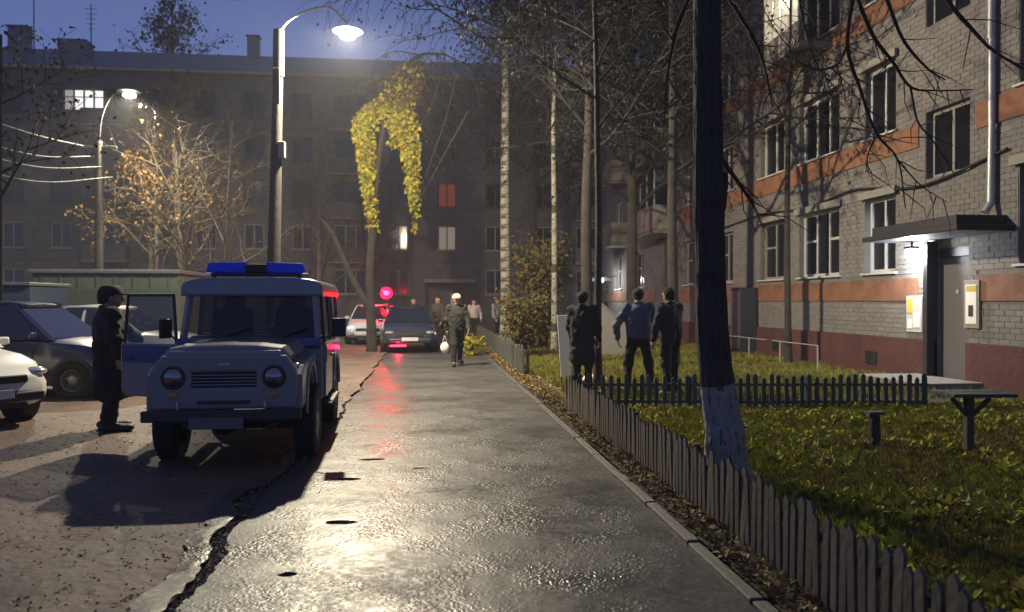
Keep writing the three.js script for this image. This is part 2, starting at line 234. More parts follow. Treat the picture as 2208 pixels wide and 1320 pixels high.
{ // long brick block along the yard: facade in the plane x = FX, facing the road
  const b = thing('brick_apartment_block', 'long pale brick apartment block with orange bands and dark red plinth beside the yard', 'building');
  const cols = [[3.5, 5.5], [6.6, 8.0], [10.2, 12.0], [15.45, 16.6], [17.7, 19.7], [20.6, 22.1], [24.2, 25.6], [27.2, 29.0], [34.6, 36.2], [38.6, 39.8]];
  const holes = [], wins = [], doorA = [13.22, 14.08], doorB = [41.6, 42.6];
  for (let f = 0; f < 5; f++) for (const [a, c] of cols) { const y0 = 2.22 + f * STEP, hgt = f ? 1.5 : 1.62; holes.push([a, c, y0, y0 + hgt]); wins.push([a, c, y0, hgt, f]); }
  for (let f = 0; f < 4; f++) { const y0 = 3.98 + f * STEP; holes.push([13.2, 14.45, y0, y0 + 1.3]); wins.push([13.2, 14.45, y0, 1.3, 9]); holes.push([31.2, 32.6, y0 + 0.1, y0 + 1.4]); wins.push([31.2, 32.6, y0 + 0.1, 1.3, 9]); }
  holes.push([doorA[0], doorA[1], 0.12, 2.6]); holes.push([doorB[0], doorB[1], 0.12, 2.4]);
  const rect = ([a, c, y0, y1]) => [[a, y0], [a, y1], [c, y1], [c, y0]];
  const turn = (g) => g.rotateY(Math.PI / 2).translate(FX, 0, 0);             // s (distance along the road) -> -z, depth -> +x
  mesh('wall', turn(extrude([[1, 0], [44.2, 0], [44.2, 16.2], [1, 16.2]], 0.34, 0, holes.map(rect))), M.mortar, b);
  mesh('end_wall', merge([box(11, 16.2, 0.34, FX + 5.85, 8.1, -44.03), box(11, 16.2, 0.34, FX + 5.85, 8.1, -1.17), box(0.34, 16.2, 43.2, FX + 11.5, 8.1, -22.6)]), M.mortar, b);
  mesh('roof', box(12.6, 0.3, 44.2, FX + 5.7, 16.38, -22.6), M.roofMetal, b);
  for (const [a, c] of [[1, doorA[0]], [doorA[1], doorB[0]], [doorB[1], 44.2]]) mesh('plinth', box(0.07, 0.85, c - a - 0.01, FX - 0.037, 0.425, -(a + c) / 2), M.redPlinth, b);
  // orange painted bands under every row of windows
  for (let f = 0; f < 5; f++) { const y = f ? 2.20 + f * STEP - 0.27 : 1.84; for (const [a, c] of [[1, 13.0], [14.65, 30.9], [32.8, 44.2]]) mesh('painted_band', box(0.03, 0.46, c - a, FX - 0.017, y, -(a + c) / 2), M.orange, b); }
  for (const [a, c, y0, h, f] of wins) {
    const g = new THREE.Group(); const w = windowParts(b, c - a, h, { lights: c - a > 1.7 ? 3 : 2, transom: f === 0 ? 1 : 0, old: f === 9 || (f === 0 && a > 20), sill: f !== 9, lintel: f < 2 && a < 23, t: 0.075 });
    w.position.set(FX + 0.16, y0, -(a + c) / 2); w.rotation.y = -Math.PI / 2;
    if (f < 2 && a > 14) mesh('curtain', box((c - a) * 0.3, h - 0.2, 0.02, (c - a) * 0.28, h / 2, -0.15), M.curtain, w);
  }
  // bricks: courses 0.1 m, half bond; the largest in view as single parts, the others joined
  const list = [], br = rngOf(303);
  const blocked = holes.map(h => [h[0] - 0.02, h[1] + 0.02, h[2] - 0.02, h[3] + 0.02]);
  for (let f = 0; f < 3; f++) { const y = f ? 2.20 + f * STEP - 0.27 : 1.84; blocked.push([1, 13.0, y - 0.24, y + 0.24], [14.65, 30.9, y - 0.24, y + 0.24]); }
  for (let f = 0; f < 2; f++) for (const [a, c] of cols) { const y0 = 2.22 + f * STEP, hgt = f ? 1.5 : 1.62; blocked.push([a - 0.13, c + 0.13, y0 + hgt, y0 + hgt + 0.17], [a - 0.09, c + 0.09, y0 - 0.05, y0]); }
  for (let row = 0, y = 0.86; y < 8.3; row++, y += 0.1) for (let s = 11.2 + (row % 2) * 0.125; s < 25; s += 0.25) {
    let a = s, c = s + 0.24; const y1 = y + 0.088; let ok = true;
    for (const [u, v, p, q] of blocked) if (y < q - 0.004 && y1 > p + 0.004 && a < v && c > u) { if (a < u && c > u) c = u; else if (c > v && a < v) a = v; else { ok = false; break; } if (c - a < 0.04) { ok = false; break; } }
    if (ok) list.push([a, c, y, y1, Math.hypot((a + c) / 2, y - EYE)]);
  }
  list.sort((p, q) => p[4] - q[4]);
  const unit = box(1, 1, 1), rest = [[], [], [], []];
  list.forEach(([a, c, y, y1], i) => {
    const k = Math.floor(br() * 4), out = 0.008 + 0.006 * br(), len = c - a;
    const vis = a > 12.4;
    if (i < 3000 && vis && (b.userData.n = (b.userData.n || 0) + 1) <= 300) { const m = mesh('brick', unit, bricks[k], b); m.scale.set(out, y1 - y, len); m.position.set(FX - out / 2, (y + y1) / 2, -(a + c) / 2); }
    else { const g = box(out, y1 - y, len, FX - out / 2, (y + y1) / 2, -(a + c) / 2); rest[k].push(g); }
  });
  delete b.userData.n;
  rest.forEach((r, k) => mesh('brickwork', merge(r), bricks[k], b, { kind: 'stuff' }));
  // door, dark recess beside it, canopy on the entrance
  const door = mesh('door', rbox(0.06, 2.3, 0.84, 0.01, FX + 0.10, 1.28, -13.65), std(0.12, 0.115, 0.115, 0.55, { bumpMap: grainBump, bumpScale: 0.004 }), b);
  mesh('handle', bar(V(FX + 0.05, 1.1, -13.34), V(FX + 0.05, 1.3, -13.34), 0.012), M.chrome, door);
  mesh('door_closer_panel', box(0.02, 0.08, 0.08, FX + 0.06, 1.78, -13.6), M.zinc, door);
  mesh('door_frame', merge([box(0.34, 2.62, 0.12, FX - 0.05, 1.43, -14.145), box(0.16, 0.17, 0.84, FX + 0.1, 2.52, -13.65)]), M.steelDark, b);
  mesh('canopy', rbox(1.05, 0.10, 2.85, 0.02, FX - 0.53, 2.82, -13.5), M.steelDark, b);
  mesh('canopy_kerb', merge([rbox(0.08, 0.18, 2.5, 0.02, FX - 0.9, 2.96, -13.5), rbox(0.85, 0.18, 0.08, 0.02, FX - 0.43, 2.96, -12.3), rbox(0.85, 0.18, 0.08, 0.02, FX - 0.43, 2.96, -14.7)]), M.steelDark, b);
  mesh('porch_slab', rbox(1.2, 0.16, 1.9, 0.02, FX - 0.65, 0.10, -13.7), M.concrete, b);
  // second entrance far along
  const d2 = mesh('door', rbox(0.06, 2.1, 0.95, 0.01, FX + 0.05, 1.17, -42.1), M.steelDark, b);
  mesh('handle', bar(V(FX, 1.1, -41.8), V(FX, 1.3, -41.8), 0.012), M.chrome, d2);
  mesh('canopy', rbox(1.5, 0.18, 2.6, 0.02, FX - 0.76, 2.75, -42.1), M.roofMetal, b);
  // basement vents
  for (const s of [16.2, 20.9, 25]) mesh('basement_vent', box(0.03, 0.28, 0.42, FX - 0.086, 0.38, -s), M.black, b);
  // balconies further along, one over the other
  for (const [s0, s1] of [[29.6, 33.6], [36.6, 38.4]]) for (let f = 1; f < 5; f++) {
    const y = 1.35 + f * STEP, bal = mesh('balcony', rbox(1.0, 0.14, s1 - s0, 0.02, FX - 0.5, y, -(s0 + s1) / 2), M.concrete, b);
    mesh('balcony_front', rbox(0.05, 0.95, s1 - s0, 0.01, FX - 0.98, y + 0.56, -(s0 + s1) / 2), (f + (s0 > 35)) % 2 ? M.frameOld : M.steelGrey, bal);
    for (const s of [s0, s1]) mesh('balcony_side', rbox(0.95, 0.95, 0.05, 0.01, FX - 0.5, y + 0.56, -s + (s === s0 ? -0.03 : 0.03)), M.frameOld, bal);
    if (s0 < 35) { mesh('glazing', box(0.02, 1.35, s1 - s0 - 0.1, FX - 0.97, y + 1.72, -(s0 + s1) / 2), M.pane, bal); for (let i = 0; i <= 4; i++) mesh('glazing_bar', box(0.05, 1.35, 0.05, FX - 0.98, y + 1.72, -lerp(s0 + 0.03, s1 - 0.03, i / 4)), M.frame, bal); }
  }
  // bright glazed balcony high up near the street end of the middle
  const y = 7.75, lb = mesh('balcony', rbox(0.9, 0.14, 1.9, 0.02, FX - 0.45, y, -18.9), M.concrete, b);
  mesh('balcony_front', rbox(0.05, 0.5, 1.9, 0.01, FX - 0.88, y + 0.3, -18.9), M.frameOld, lb);
  for (let i = 0; i < 4; i++) mesh('lit_window', box(0.02, 1.5, 0.40, FX - 0.88, y + 1.32, -18.9 + (i - 1.5) * 0.47), glow(1.0, 0.86, 0.6, 0.55), lb);
  for (let i = 0; i <= 4; i++) mesh('glazing_bar', box(0.06, 1.5, 0.06, FX - 0.88, y + 1.32, -18.9 + (i - 2) * 0.47), M.frame, lb);
  pointLight('balcony_lamp', LAMP_WARM, 3, V(FX - 1.1, y + 1.3, -18.9), 6);
}
// downpipe, wall cable, notices, meter cabinet beside the entrance
{
  const z = atX(2137, 300, FX - 0.1).z, dp = thing('downpipe', 'pale dented metal downpipe running down the wall above the lit entrance', 'pipe', [FX - 0.1, 0, z]);
  const pr = rngOf(9);
  for (let i = 0; i < 9; i++) mesh('pipe_section', new THREE.CylinderGeometry(0.055, 0.062, 1.42, 12).rotateZ(0.02 * (pr() - 0.5)).rotateX(0.02 * (pr() - 0.5)).translate(0.012 * (pr() - 0.5), 4.0 + i * 1.4, 0), M.zinc, dp);
  mesh('outlet', bar(V(0, 3.3, 0), V(-0.12, 3.12, 0), 0.06, 0.06, 12), M.zinc, dp);
  const pts = curve([V(FX - 0.06, 4.15, -12.2), V(FX - 0.08, 3.86, -14.5), V(FX - 0.06, 4.12, -16.9), V(FX - 0.06, 3.98, -19.2), V(FX - 0.06, 4.1, -21.6), V(FX - 0.06, 4.0, -25)], 50);
  solo('wall_cable', polyTube(pts, pts.map(() => 0.025), 6), M.black, 'black cable sagging along the brick wall above the ground floor windows', 'cable');
  const nz = atX(1975, 620, FX).z, nb = thing('notice_board', 'pale notice board with yellow sheet on the lit wall beside the entrance', 'notice board', [FX - 0.03, 1.35, nz]);
  mesh('board', rbox(0.03, 0.72, 0.50, 0.006), M.frame, nb);
  mesh('yellow_sheet', box(0.006, 0.28, 0.16, -0.019, 0.16, -0.12), std(0.65, 0.42, 0.05, 0.8), nb); mesh('paper_sheet', box(0.006, 0.30, 0.20, -0.019, -0.12, 0.10), M.paper, nb);
  mesh('paper_sheet', box(0.006, 0.18, 0.16, -0.019, -0.20, -0.12), M.paper, nb);
  const n2 = thing('notice_board', 'narrow framed notice case with dark picture right of the grey entrance door', 'notice board', [FX - 0.035, 1.55, atX(2101, 630, FX).z]);
  mesh('case', rbox(0.05, 0.86, 0.40, 0.008), M.frameOld, n2); mesh('sheet', box(0.006, 0.70, 0.28, -0.029, 0, 0), M.paper, n2); mesh('picture', box(0.004, 0.2, 0.12, -0.034, -0.12, 0), M.black, n2); mesh('heading', box(0.004, 0.1, 0.24, -0.034, 0.28, 0), std(0.5, 0.36, 0.05, 0.8), n2);
  const cab = thing('meter_cabinet', 'tall dark grey metal cabinet standing against the wall left of the grilled window', 'cabinet', [FX - 0.32, 0.03, atX(1605, 650, FX - 0.3).z]);
  mesh('case', rbox(0.5, 1.95, 0.75, 0.015, 0, 1.0, 0), M.steelDark, cab); mesh('cabinet_door', rbox(0.02, 1.7, 0.62, 0.006, -0.262, 1.02, 0), M.steelGrey, cab); mesh('plinth', box(0.46, 0.05, 0.7, 0, 0.0, 0), M.concrete, cab);
  const rl = thing('low_rail', 'thin pale pipe rail on short posts in front of the red plinth', 'railing', [0, 0, 0]);
  const a = V(8.6, 0.62, -22.2), c = V(8.6, 0.62, -16.6); mesh('rail', bar(a, c, 0.014), M.zinc, rl);
  for (let i = 0; i < 4; i++) { const p = a.clone().lerp(c, i / 3); mesh('post', bar(V(p.x, 0, p.z), p, 0.018), M.zinc, rl); }
}
{ // five-storey block across the end of the yard, facing the camera
  const FZ = -46, b = thing('end_apartment_block', 'dim five storey apartment block with hipped metal roof closing the far end of the yard', 'building');
  const rows = [2.0, 4.55, 7.05, 9.55, 12.0], H = 1.45, cols = [], holes = [];
  for (let px = -160; px < 1420; px += 104) cols.push(atZ(px + 84, 500, FZ).x);
  const door = atZ(968, 640, FZ).x;
  const list = [];
  cols.forEach((x, ci) => rows.forEach((y, r) => { if (r === 0 && Math.abs(x - door) < 1.6) return; const w = (ci * 3 + 1) % 5 === 0 ? 1.9 : 1.15; list.push([x, y, w, r, ci]); holes.push([[x - w / 2, y], [x - w / 2, y + H], [x + w / 2, y + H], [x + w / 2, y]]); }));
  holes.push([[door - 0.6, 0.1], [door - 0.6, 2.3], [door + 0.6, 2.3], [door + 0.6, 0.1]]);
  mesh('wall', extrude([[-41, 0], [22.6, 0], [22.6, 14.5], [-41, 14.5]], 0.35, 0, holes).translate(0, 0, FZ - 0.35), M.farWall, b);
  mesh('end_wall', merge([box(0.3, 14.5, 11.3, 22.4, 7.25, FZ - 6.05), box(0.3, 14.5, 11.3, -40.8, 7.25, FZ - 6.05), box(63.6, 14.5, 0.3, -9.2, 7.25, FZ - 11.9)]), M.farWall, b);
  const rp = (g) => { g.computeVertexNormals(); return g; }, e = 0.55, y0 = 14.5, y1 = 17.3, xa = -41 - e, xb = 22.6 + e, za = FZ + e, zb = FZ - 12 - e, zc = FZ - 6;
  const rv = [xa, y0, za, xb, y0, za, xb, y0, zb, xa, y0, zb, xa + 6, y1, zc, xb - 6, y1, zc], ri = [0, 1, 5, 0, 5, 4, 1, 2, 5, 2, 3, 4, 2, 4, 5, 3, 0, 4, 0, 3, 2, 0, 2, 1];
  const rgm = new THREE.BufferGeometry(); rgm.setAttribute('position', new THREE.Float32BufferAttribute(rv, 3)); rgm.setAttribute('uv', new THREE.Float32BufferAttribute(rv.filter((_, i) => i % 3 !== 1), 2)); rgm.setIndex(ri);
  const roof = mesh('roof', toCreasedNormals(rgm, 0.3), M.roofMetal, b);
  mesh('eaves', box(xb - xa - 0.02, 0.16, 0.5, (xa + xb) / 2, y0 - 0.09, FZ + 0.27), M.frameOld, b);
  const roofAt = (px, py, back) => { const p = atZ(px, py, FZ - back); return p; };
  for (const [px, back, w, h] of [[45, 3.5, 1.0, 1.7], [548, 5.0, 0.7, 1.5], [165, 2.0, 1.5, 1.1]]) { const p = roofAt(px, 80, back); const yy = y0 + (back + e) / (6 + e) * (y1 - y0); mesh(w > 1.2 ? 'dormer' : 'chimney', merge([box(w, h, w * 0.8, p.x, yy + h / 2 - 0.25, FZ - back), box(w + 0.15, 0.1, w * 0.8 + 0.15, p.x, yy + h - 0.2, FZ - back)]), M.roofMetal, roof); }
  const lit = { '12,3': 1 }, litPane = glow(1, 0.96, 0.92, 0.95), dimPane = glow(0.9, 0.75, 0.55, 0.18), redPane = glow(1, 0.16, 0.05, 0.10);
  const near = (px, py, x, y) => { const p = atZ(px, py, FZ); return Math.abs(p.x - x) < 1.5 && Math.abs(p.y - y - H / 2) < 1.2; };
  for (const [x, y, w, r, ci] of list) {
    let pane = M.pane; if (near(985, 512, x, y)) pane = dimPane; else if (near(990, 427, x, y)) pane = redPane; 
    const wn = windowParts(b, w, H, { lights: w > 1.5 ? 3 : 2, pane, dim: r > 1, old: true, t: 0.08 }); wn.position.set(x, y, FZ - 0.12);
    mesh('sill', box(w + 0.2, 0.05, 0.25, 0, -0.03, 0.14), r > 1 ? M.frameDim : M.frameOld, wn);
  }
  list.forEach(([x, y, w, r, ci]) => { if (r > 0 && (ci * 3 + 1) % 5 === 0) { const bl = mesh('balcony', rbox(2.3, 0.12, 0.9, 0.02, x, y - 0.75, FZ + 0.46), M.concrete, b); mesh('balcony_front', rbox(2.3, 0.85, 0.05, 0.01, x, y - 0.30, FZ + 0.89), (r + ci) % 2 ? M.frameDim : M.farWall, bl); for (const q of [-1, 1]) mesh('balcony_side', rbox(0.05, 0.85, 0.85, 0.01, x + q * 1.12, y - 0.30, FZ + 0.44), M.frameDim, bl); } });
  for (const y of [3.9, 6.45, 8.95, 11.4]) mesh('floor_joint', box(63.5, 0.05, 0.03, -9.2, y, FZ + 0.012), M.frameDim, b);
  // glazed lit loggia on the top floor
  const la = atZ(140, 235, FZ + 0.6), lc = atZ(226, 200, FZ + 0.6), lw = lc.x - la.x, lx = (la.x + lc.x) / 2, lh = lc.y - la.y + 0.1;
  const log = mesh('loggia', merge([box(lw + 0.3, 1.0, 0.06, lx, la.y - 0.55, FZ + 0.62), box(lw + 0.3, 0.12, 0.9, lx, la.y - 1.1, FZ + 0.45), box(lw + 0.3, 0.1, 0.9, lx, lc.y + 0.12, FZ + 0.45)]), M.farWall, b);
  for (let i = 0; i < 4; i++) { mesh('lit_window', box(lw / 4 - 0.09, lh, 0.02, la.x + lw * (i + 0.5) / 4, la.y + lh / 2 - 0.02, FZ + 0.6), i ? litPane : glow(1, 0.95, 0.9, 0.28), log); }
  for (let i = 0; i <= 4; i++) mesh('glazing_bar', box(0.09, lh, 0.06, la.x + lw * i / 4, la.y + lh / 2 - 0.02, FZ + 0.61), M.frameOld, log);
  mesh('transom', box(lw, 0.05, 0.05, lx, la.y + lh * 0.62, FZ + 0.625), M.frameOld, log);
  // entrance: canopy, door, pale paper on it
  const dr = mesh('door', rbox(1.15, 2.15, 0.07, 0.01, door, 1.18, FZ - 0.1), std(0.05, 0.06, 0.09, 0.5), b); mesh('paper_sheet', box(0.28, 1.1, 0.01, door + 0.25, 1.5, FZ - 0.055), M.paper, dr);
  mesh('canopy', rbox(2.9, 0.2, 1.5, 0.03, door, 2.75, FZ + 0.75), M.concrete, b);
  for (const s of [-1, 1]) mesh('canopy_post', bar(V(door + s * 1.3, 0, FZ + 1.4), V(door + s * 1.3, 2.65, FZ + 1.4), 0.05), M.steelDark, b);
}
{ // aerials on the roof
  for (const [px, top, label] of [[75, -40, 'thin bare aerial mast on the far roof beside the corner chimney'], [198, 10, 'aerial mast with short crossbars standing on the far roof above the dormer']]) {
    const p = atZ(px, top, -50), t = thing('roof_aerial', label, 'aerial', [p.x, 16.2, -50]);
    mesh('mast', bar(V(0, 0, 0), V(0, p.y - 16.2, 0), 0.04, 0.03, 6), M.steelDark, t);
    for (let i = 0; i < (px > 100 ? 5 : 2); i++) mesh('crossbar', bar(V(-0.35 + i * 0.04, p.y - 16.5 - i * 0.3, 0), V(0.35 - i * 0.04, p.y - 16.5 - i * 0.3, 0), 0.02, 0.02, 5), M.steelDark, t);
  }
}
console.log('buildings');

// ------------------------------------------------------------------ street lamps
function lampHead(parent, p, dir, mat, size = 1) {                           // round dish over a flat bulb
  mesh('lamp_cap', new THREE.LatheGeometry([[0.001, 0.17], [0.12, 0.165], [0.25, 0.12], [0.31, 0.085], [0.30, 0.08], [0.001, 0.088]].map(q => new THREE.Vector2(q[0] * size, q[1] * size)), 28).translate(p.x, p.y, p.z), M.steelDark, parent);
  mesh('lamp_bulb', sphere(0.16 * size, p.x, p.y, p.z, 1, 0.49, 1, 20), mat, parent);
}
const lampPos = atZ(750, 78, -17);
{
  const base = atZ(584, 700, -17), top = atZ(602, 95, -17);
  const t = thing('street_lamp', 'tall leaning street lamp pole with curved arm behind the police jeep', 'street lamp', [base.x, 0, -17], 0, 'yard street lamps');
  const L = (v) => v.clone().sub(V(base.x, 0, -17));
  mesh('pole', polyTube(curve([V(0, -0.05, 0), L(top).multiplyScalar(0.5), L(top)], 12), [...Array(13).keys()].map(i => lerp(0.165, 0.095, i / 12)), 14), M.pole, t);
  mesh('pole_top', polyTube([L(top).add(V(-0.01, -0.7, 0)), L(top).add(V(0, 0.28, 0))], [0.125, 0.115], 12), M.steelDark, t);
  mesh('arm', polyTube(curve([L(top), L(atZ(612, 58, -17)), L(atZ(655, 28, -17)), L(atZ(712, 18, -17)), L(atZ(748, 50, -17))], 24), Array(25).fill(0.028), 8), M.zinc, t);
  lampHead(t, L(lampPos), -1, glow(1, 0.90, 0.58, 40), 1.05);
  const pl = L(atZ(599, 190, -17)); mesh('plate', rbox(0.14, 0.75, 0.03, 0.01, pl.x, pl.y, 0.14), M.frameDim, t);
  const bx = L(atZ(603, 325, -17)); mesh('fuse_box', rbox(0.14, 0.34, 0.16, 0.015, bx.x + 0.06, bx.y, 0.06), M.frameOld, t);
  pointLight('street_lamp_light', LAMP_WARM, MAIN_CD, lampPos.clone().add(V(0, 0.045, 0)), 4.5);
}
{
  const lp = atZ(280, 206, -28), t = thing('street_lamp', 'dark timber pole carrying the sagging wires and a bright lamp on a thin arm', 'street lamp', [atZ(213, 600, -28).x, 0, -28], 0, 'yard street lamps');
  const L = (v) => v.clone().sub(t.position);
  mesh('pole', polyTube([V(0, -0.05, 0), L(atZ(214, 305, -28))], [0.15, 0.11], 12), M.pole, t);
  mesh('arm', polyTube(curve([L(atZ(214, 330, -28)), L(atZ(222, 250, -28)), L(atZ(246, 205, -28)), L(atZ(276, 198, -28))], 16), Array(17).fill(0.025), 6), M.steelDark, t);
  const cb = L(atZ(213, 318, -28)); mesh('crossarm', rbox(1.2, 0.1, 0.1, 0.01, cb.x, cb.y, cb.z), M.pole, t);
  lampHead(t, L(lp), -1, glow(1, 0.90, 0.60, 22), 1.3);
  spotDown('street_lamp_light', LAMP_WARM, SECOND_CD, lp, 6);
  const t3 = thing('street_lamp', 'slim pale lamp post with short bent arm behind the orange leaved tree', 'street lamp', [atZ(337, 600, -35).x, 0, -35], 0, 'yard street lamps');
  const L3 = (v) => v.clone().sub(t3.position), lp3 = atZ(308, 230, -35);
  mesh('pole', polyTube([V(0, -0.05, 0), L3(atZ(337, 262, -35))], [0.10, 0.07], 10), M.zinc, t3);
  mesh('arm', polyTube(curve([L3(atZ(337, 262, -35)), L3(atZ(334, 237, -35)), L3(atZ(314, 226, -35))], 12), Array(13).fill(0.05), 8), M.zinc, t3);
  lampHead(t3, L3(lp3), 1, glow(1, 0.93, 0.72, 14), 0.95);
  spotDown('street_lamp_light', LAMP_WARM, THIRD_CD, lp3, 6);
  const ys = [[0, 262, 170, 308], [0, 320, 170, 340], [0, 347, 150, 362], [0, 383, 130, 390]];
  ys.forEach(([x0, y0, x1, y1], i) => { const a = atZ(x0 - 220, y0 - 70, -24), m = atZ(x0 + 70, (y0 + y1) / 2 + 4, -26), c = t.position.clone().add(V(-0.45 + i * 0.3, atZ(213, 316 + i * 22, -28).y, 0));
    const pts = curve([a, m, c], 24); solo('overhead_wire', polyTube(pts, pts.map(() => 0.016), 5), std(0.12, 0.12, 0.12, 0.7), ['top sagging overhead wire running to the timber pole', 'second sagging overhead wire from the top, running to the timber pole', 'third sagging overhead wire from the top, running to the timber pole', 'lowest sagging overhead wire running to the timber pole'][i], 'wire', 'overhead wires'); });
}
{ // lamps over the two entrances of the brick block
  const p = atX(1966, 549, FX - 0.32), t = thing('entrance_lamp', 'bright white bulkhead lamp under the entrance canopy', 'lamp', [p.x, p.y, p.z]);
  mesh('lamp_body', rbox(0.22, 0.05, 0.22, 0.02, 0, 0.13, 0), M.steelDark, t); mesh('lamp_stem', bar(V(0, 0.15, 0), V(0, 2.76 - p.y, 0), 0.02), M.steelDark, t); mesh('lamp_bulb', sphere(0.125, 0, 0.0, 0, 1, 0.95, 1), glow(0.93, 0.97, 1, 24), t);
  pointLight('entrance_lamp_light', LAMP_COOL, DOOR_CD, V(p.x, p.y + 0.02, p.z), 4);
  const q = atX(1296, 604, FX - 0.9), u = thing('entrance_lamp', 'small white lamp over the far entrance of the brick block', 'lamp', [q.x, q.y, q.z]);
  mesh('lamp_body', rbox(0.3, 0.06, 0.3, 0.02, 0, 0.14, 0), M.steelDark, u); mesh('lamp_bulb', sphere(0.15, 0, 0.0, 0), glow(0.93, 0.97, 1, 4), u); mesh('lamp_bracket', bar(V(0, 0.15, 0), V(0.85, 0.2, 0), 0.025), M.steelDark, u);
  pointLight('entrance_lamp_light', LAMP_COOL, 14, q, 4);
}
console.log('lamps');

// ------------------------------------------------------------------ fences, yard furniture
function picketShape(w, h, t) { return extrude([[-w / 2, 0], [w / 2, 0], [w / 2, h - 0.03], [0, h], [-w / 2, h - 0.03]], t, 0).translate(0, 0, -t / 2); }
function fence(label, a, b, h, step, w, mats, seed, group) {                 // pickets on two rails, posts behind
  const d = b.clone().sub(a), len = Math.hypot(d.x, d.z), t = thing('picket_fence', label, 'fence', [a.x, 0, a.z], Math.atan2(-d.z, d.x), group), r = rngOf(seed), n = Math.floor(len / step);
  const gs = [0.94, 1, 1.05].map(k => picketShape(w * k, h * k, 0.018));
  for (let i = 0; i <= n; i++) { const m = mesh('picket', gs[Math.floor(r() * 3)], mats[Math.floor(r() * mats.length)], t); m.position.set(i * step + 0.012 * (r() - 0.5), 0.01 + 0.02 * r(), 0.03); m.rotation.set(0.06 * (r() - 0.5), 0, 0.05 * (r() - 0.5)); }
  for (const y of [h * 0.25, h * 0.75]) mesh('rail', rbox(len + 0.04, 0.045, 0.028, 0.004, len / 2, y, 0.002), mats[0], t);
  for (let i = 0; i <= Math.ceil(len / 2); i++) mesh('post', rbox(0.06, h + 0.02, 0.06, 0.006, Math.min(len, i * len / Math.ceil(len / 2)), h / 2 - 0.02, -0.045), mats[1], t);
  return t;
}
fence('low brown picket fence running beside the kerb around the whitewashed tree', V(2.06, 0, -11.4), V(2.06, 0, -2.4), 0.49, 0.088, 0.060, M.picket, 91);
fence('low dark green picket fence crossing the yard in front of the standing men', V(2.14, 0, -11.45), V(7.3, 0, -10.86), 0.50, 0.112, 0.062, M.picketGreen, 92);
fence('weathered pale green picket fence beside the kerb below the birch trunks', V(2.12, 0, -34), V(2.06, 0, -16.4), 0.60, 0.15, 0.085, [M.picketGreen[2], M.picket[2], M.picketGreen[2]], 93);
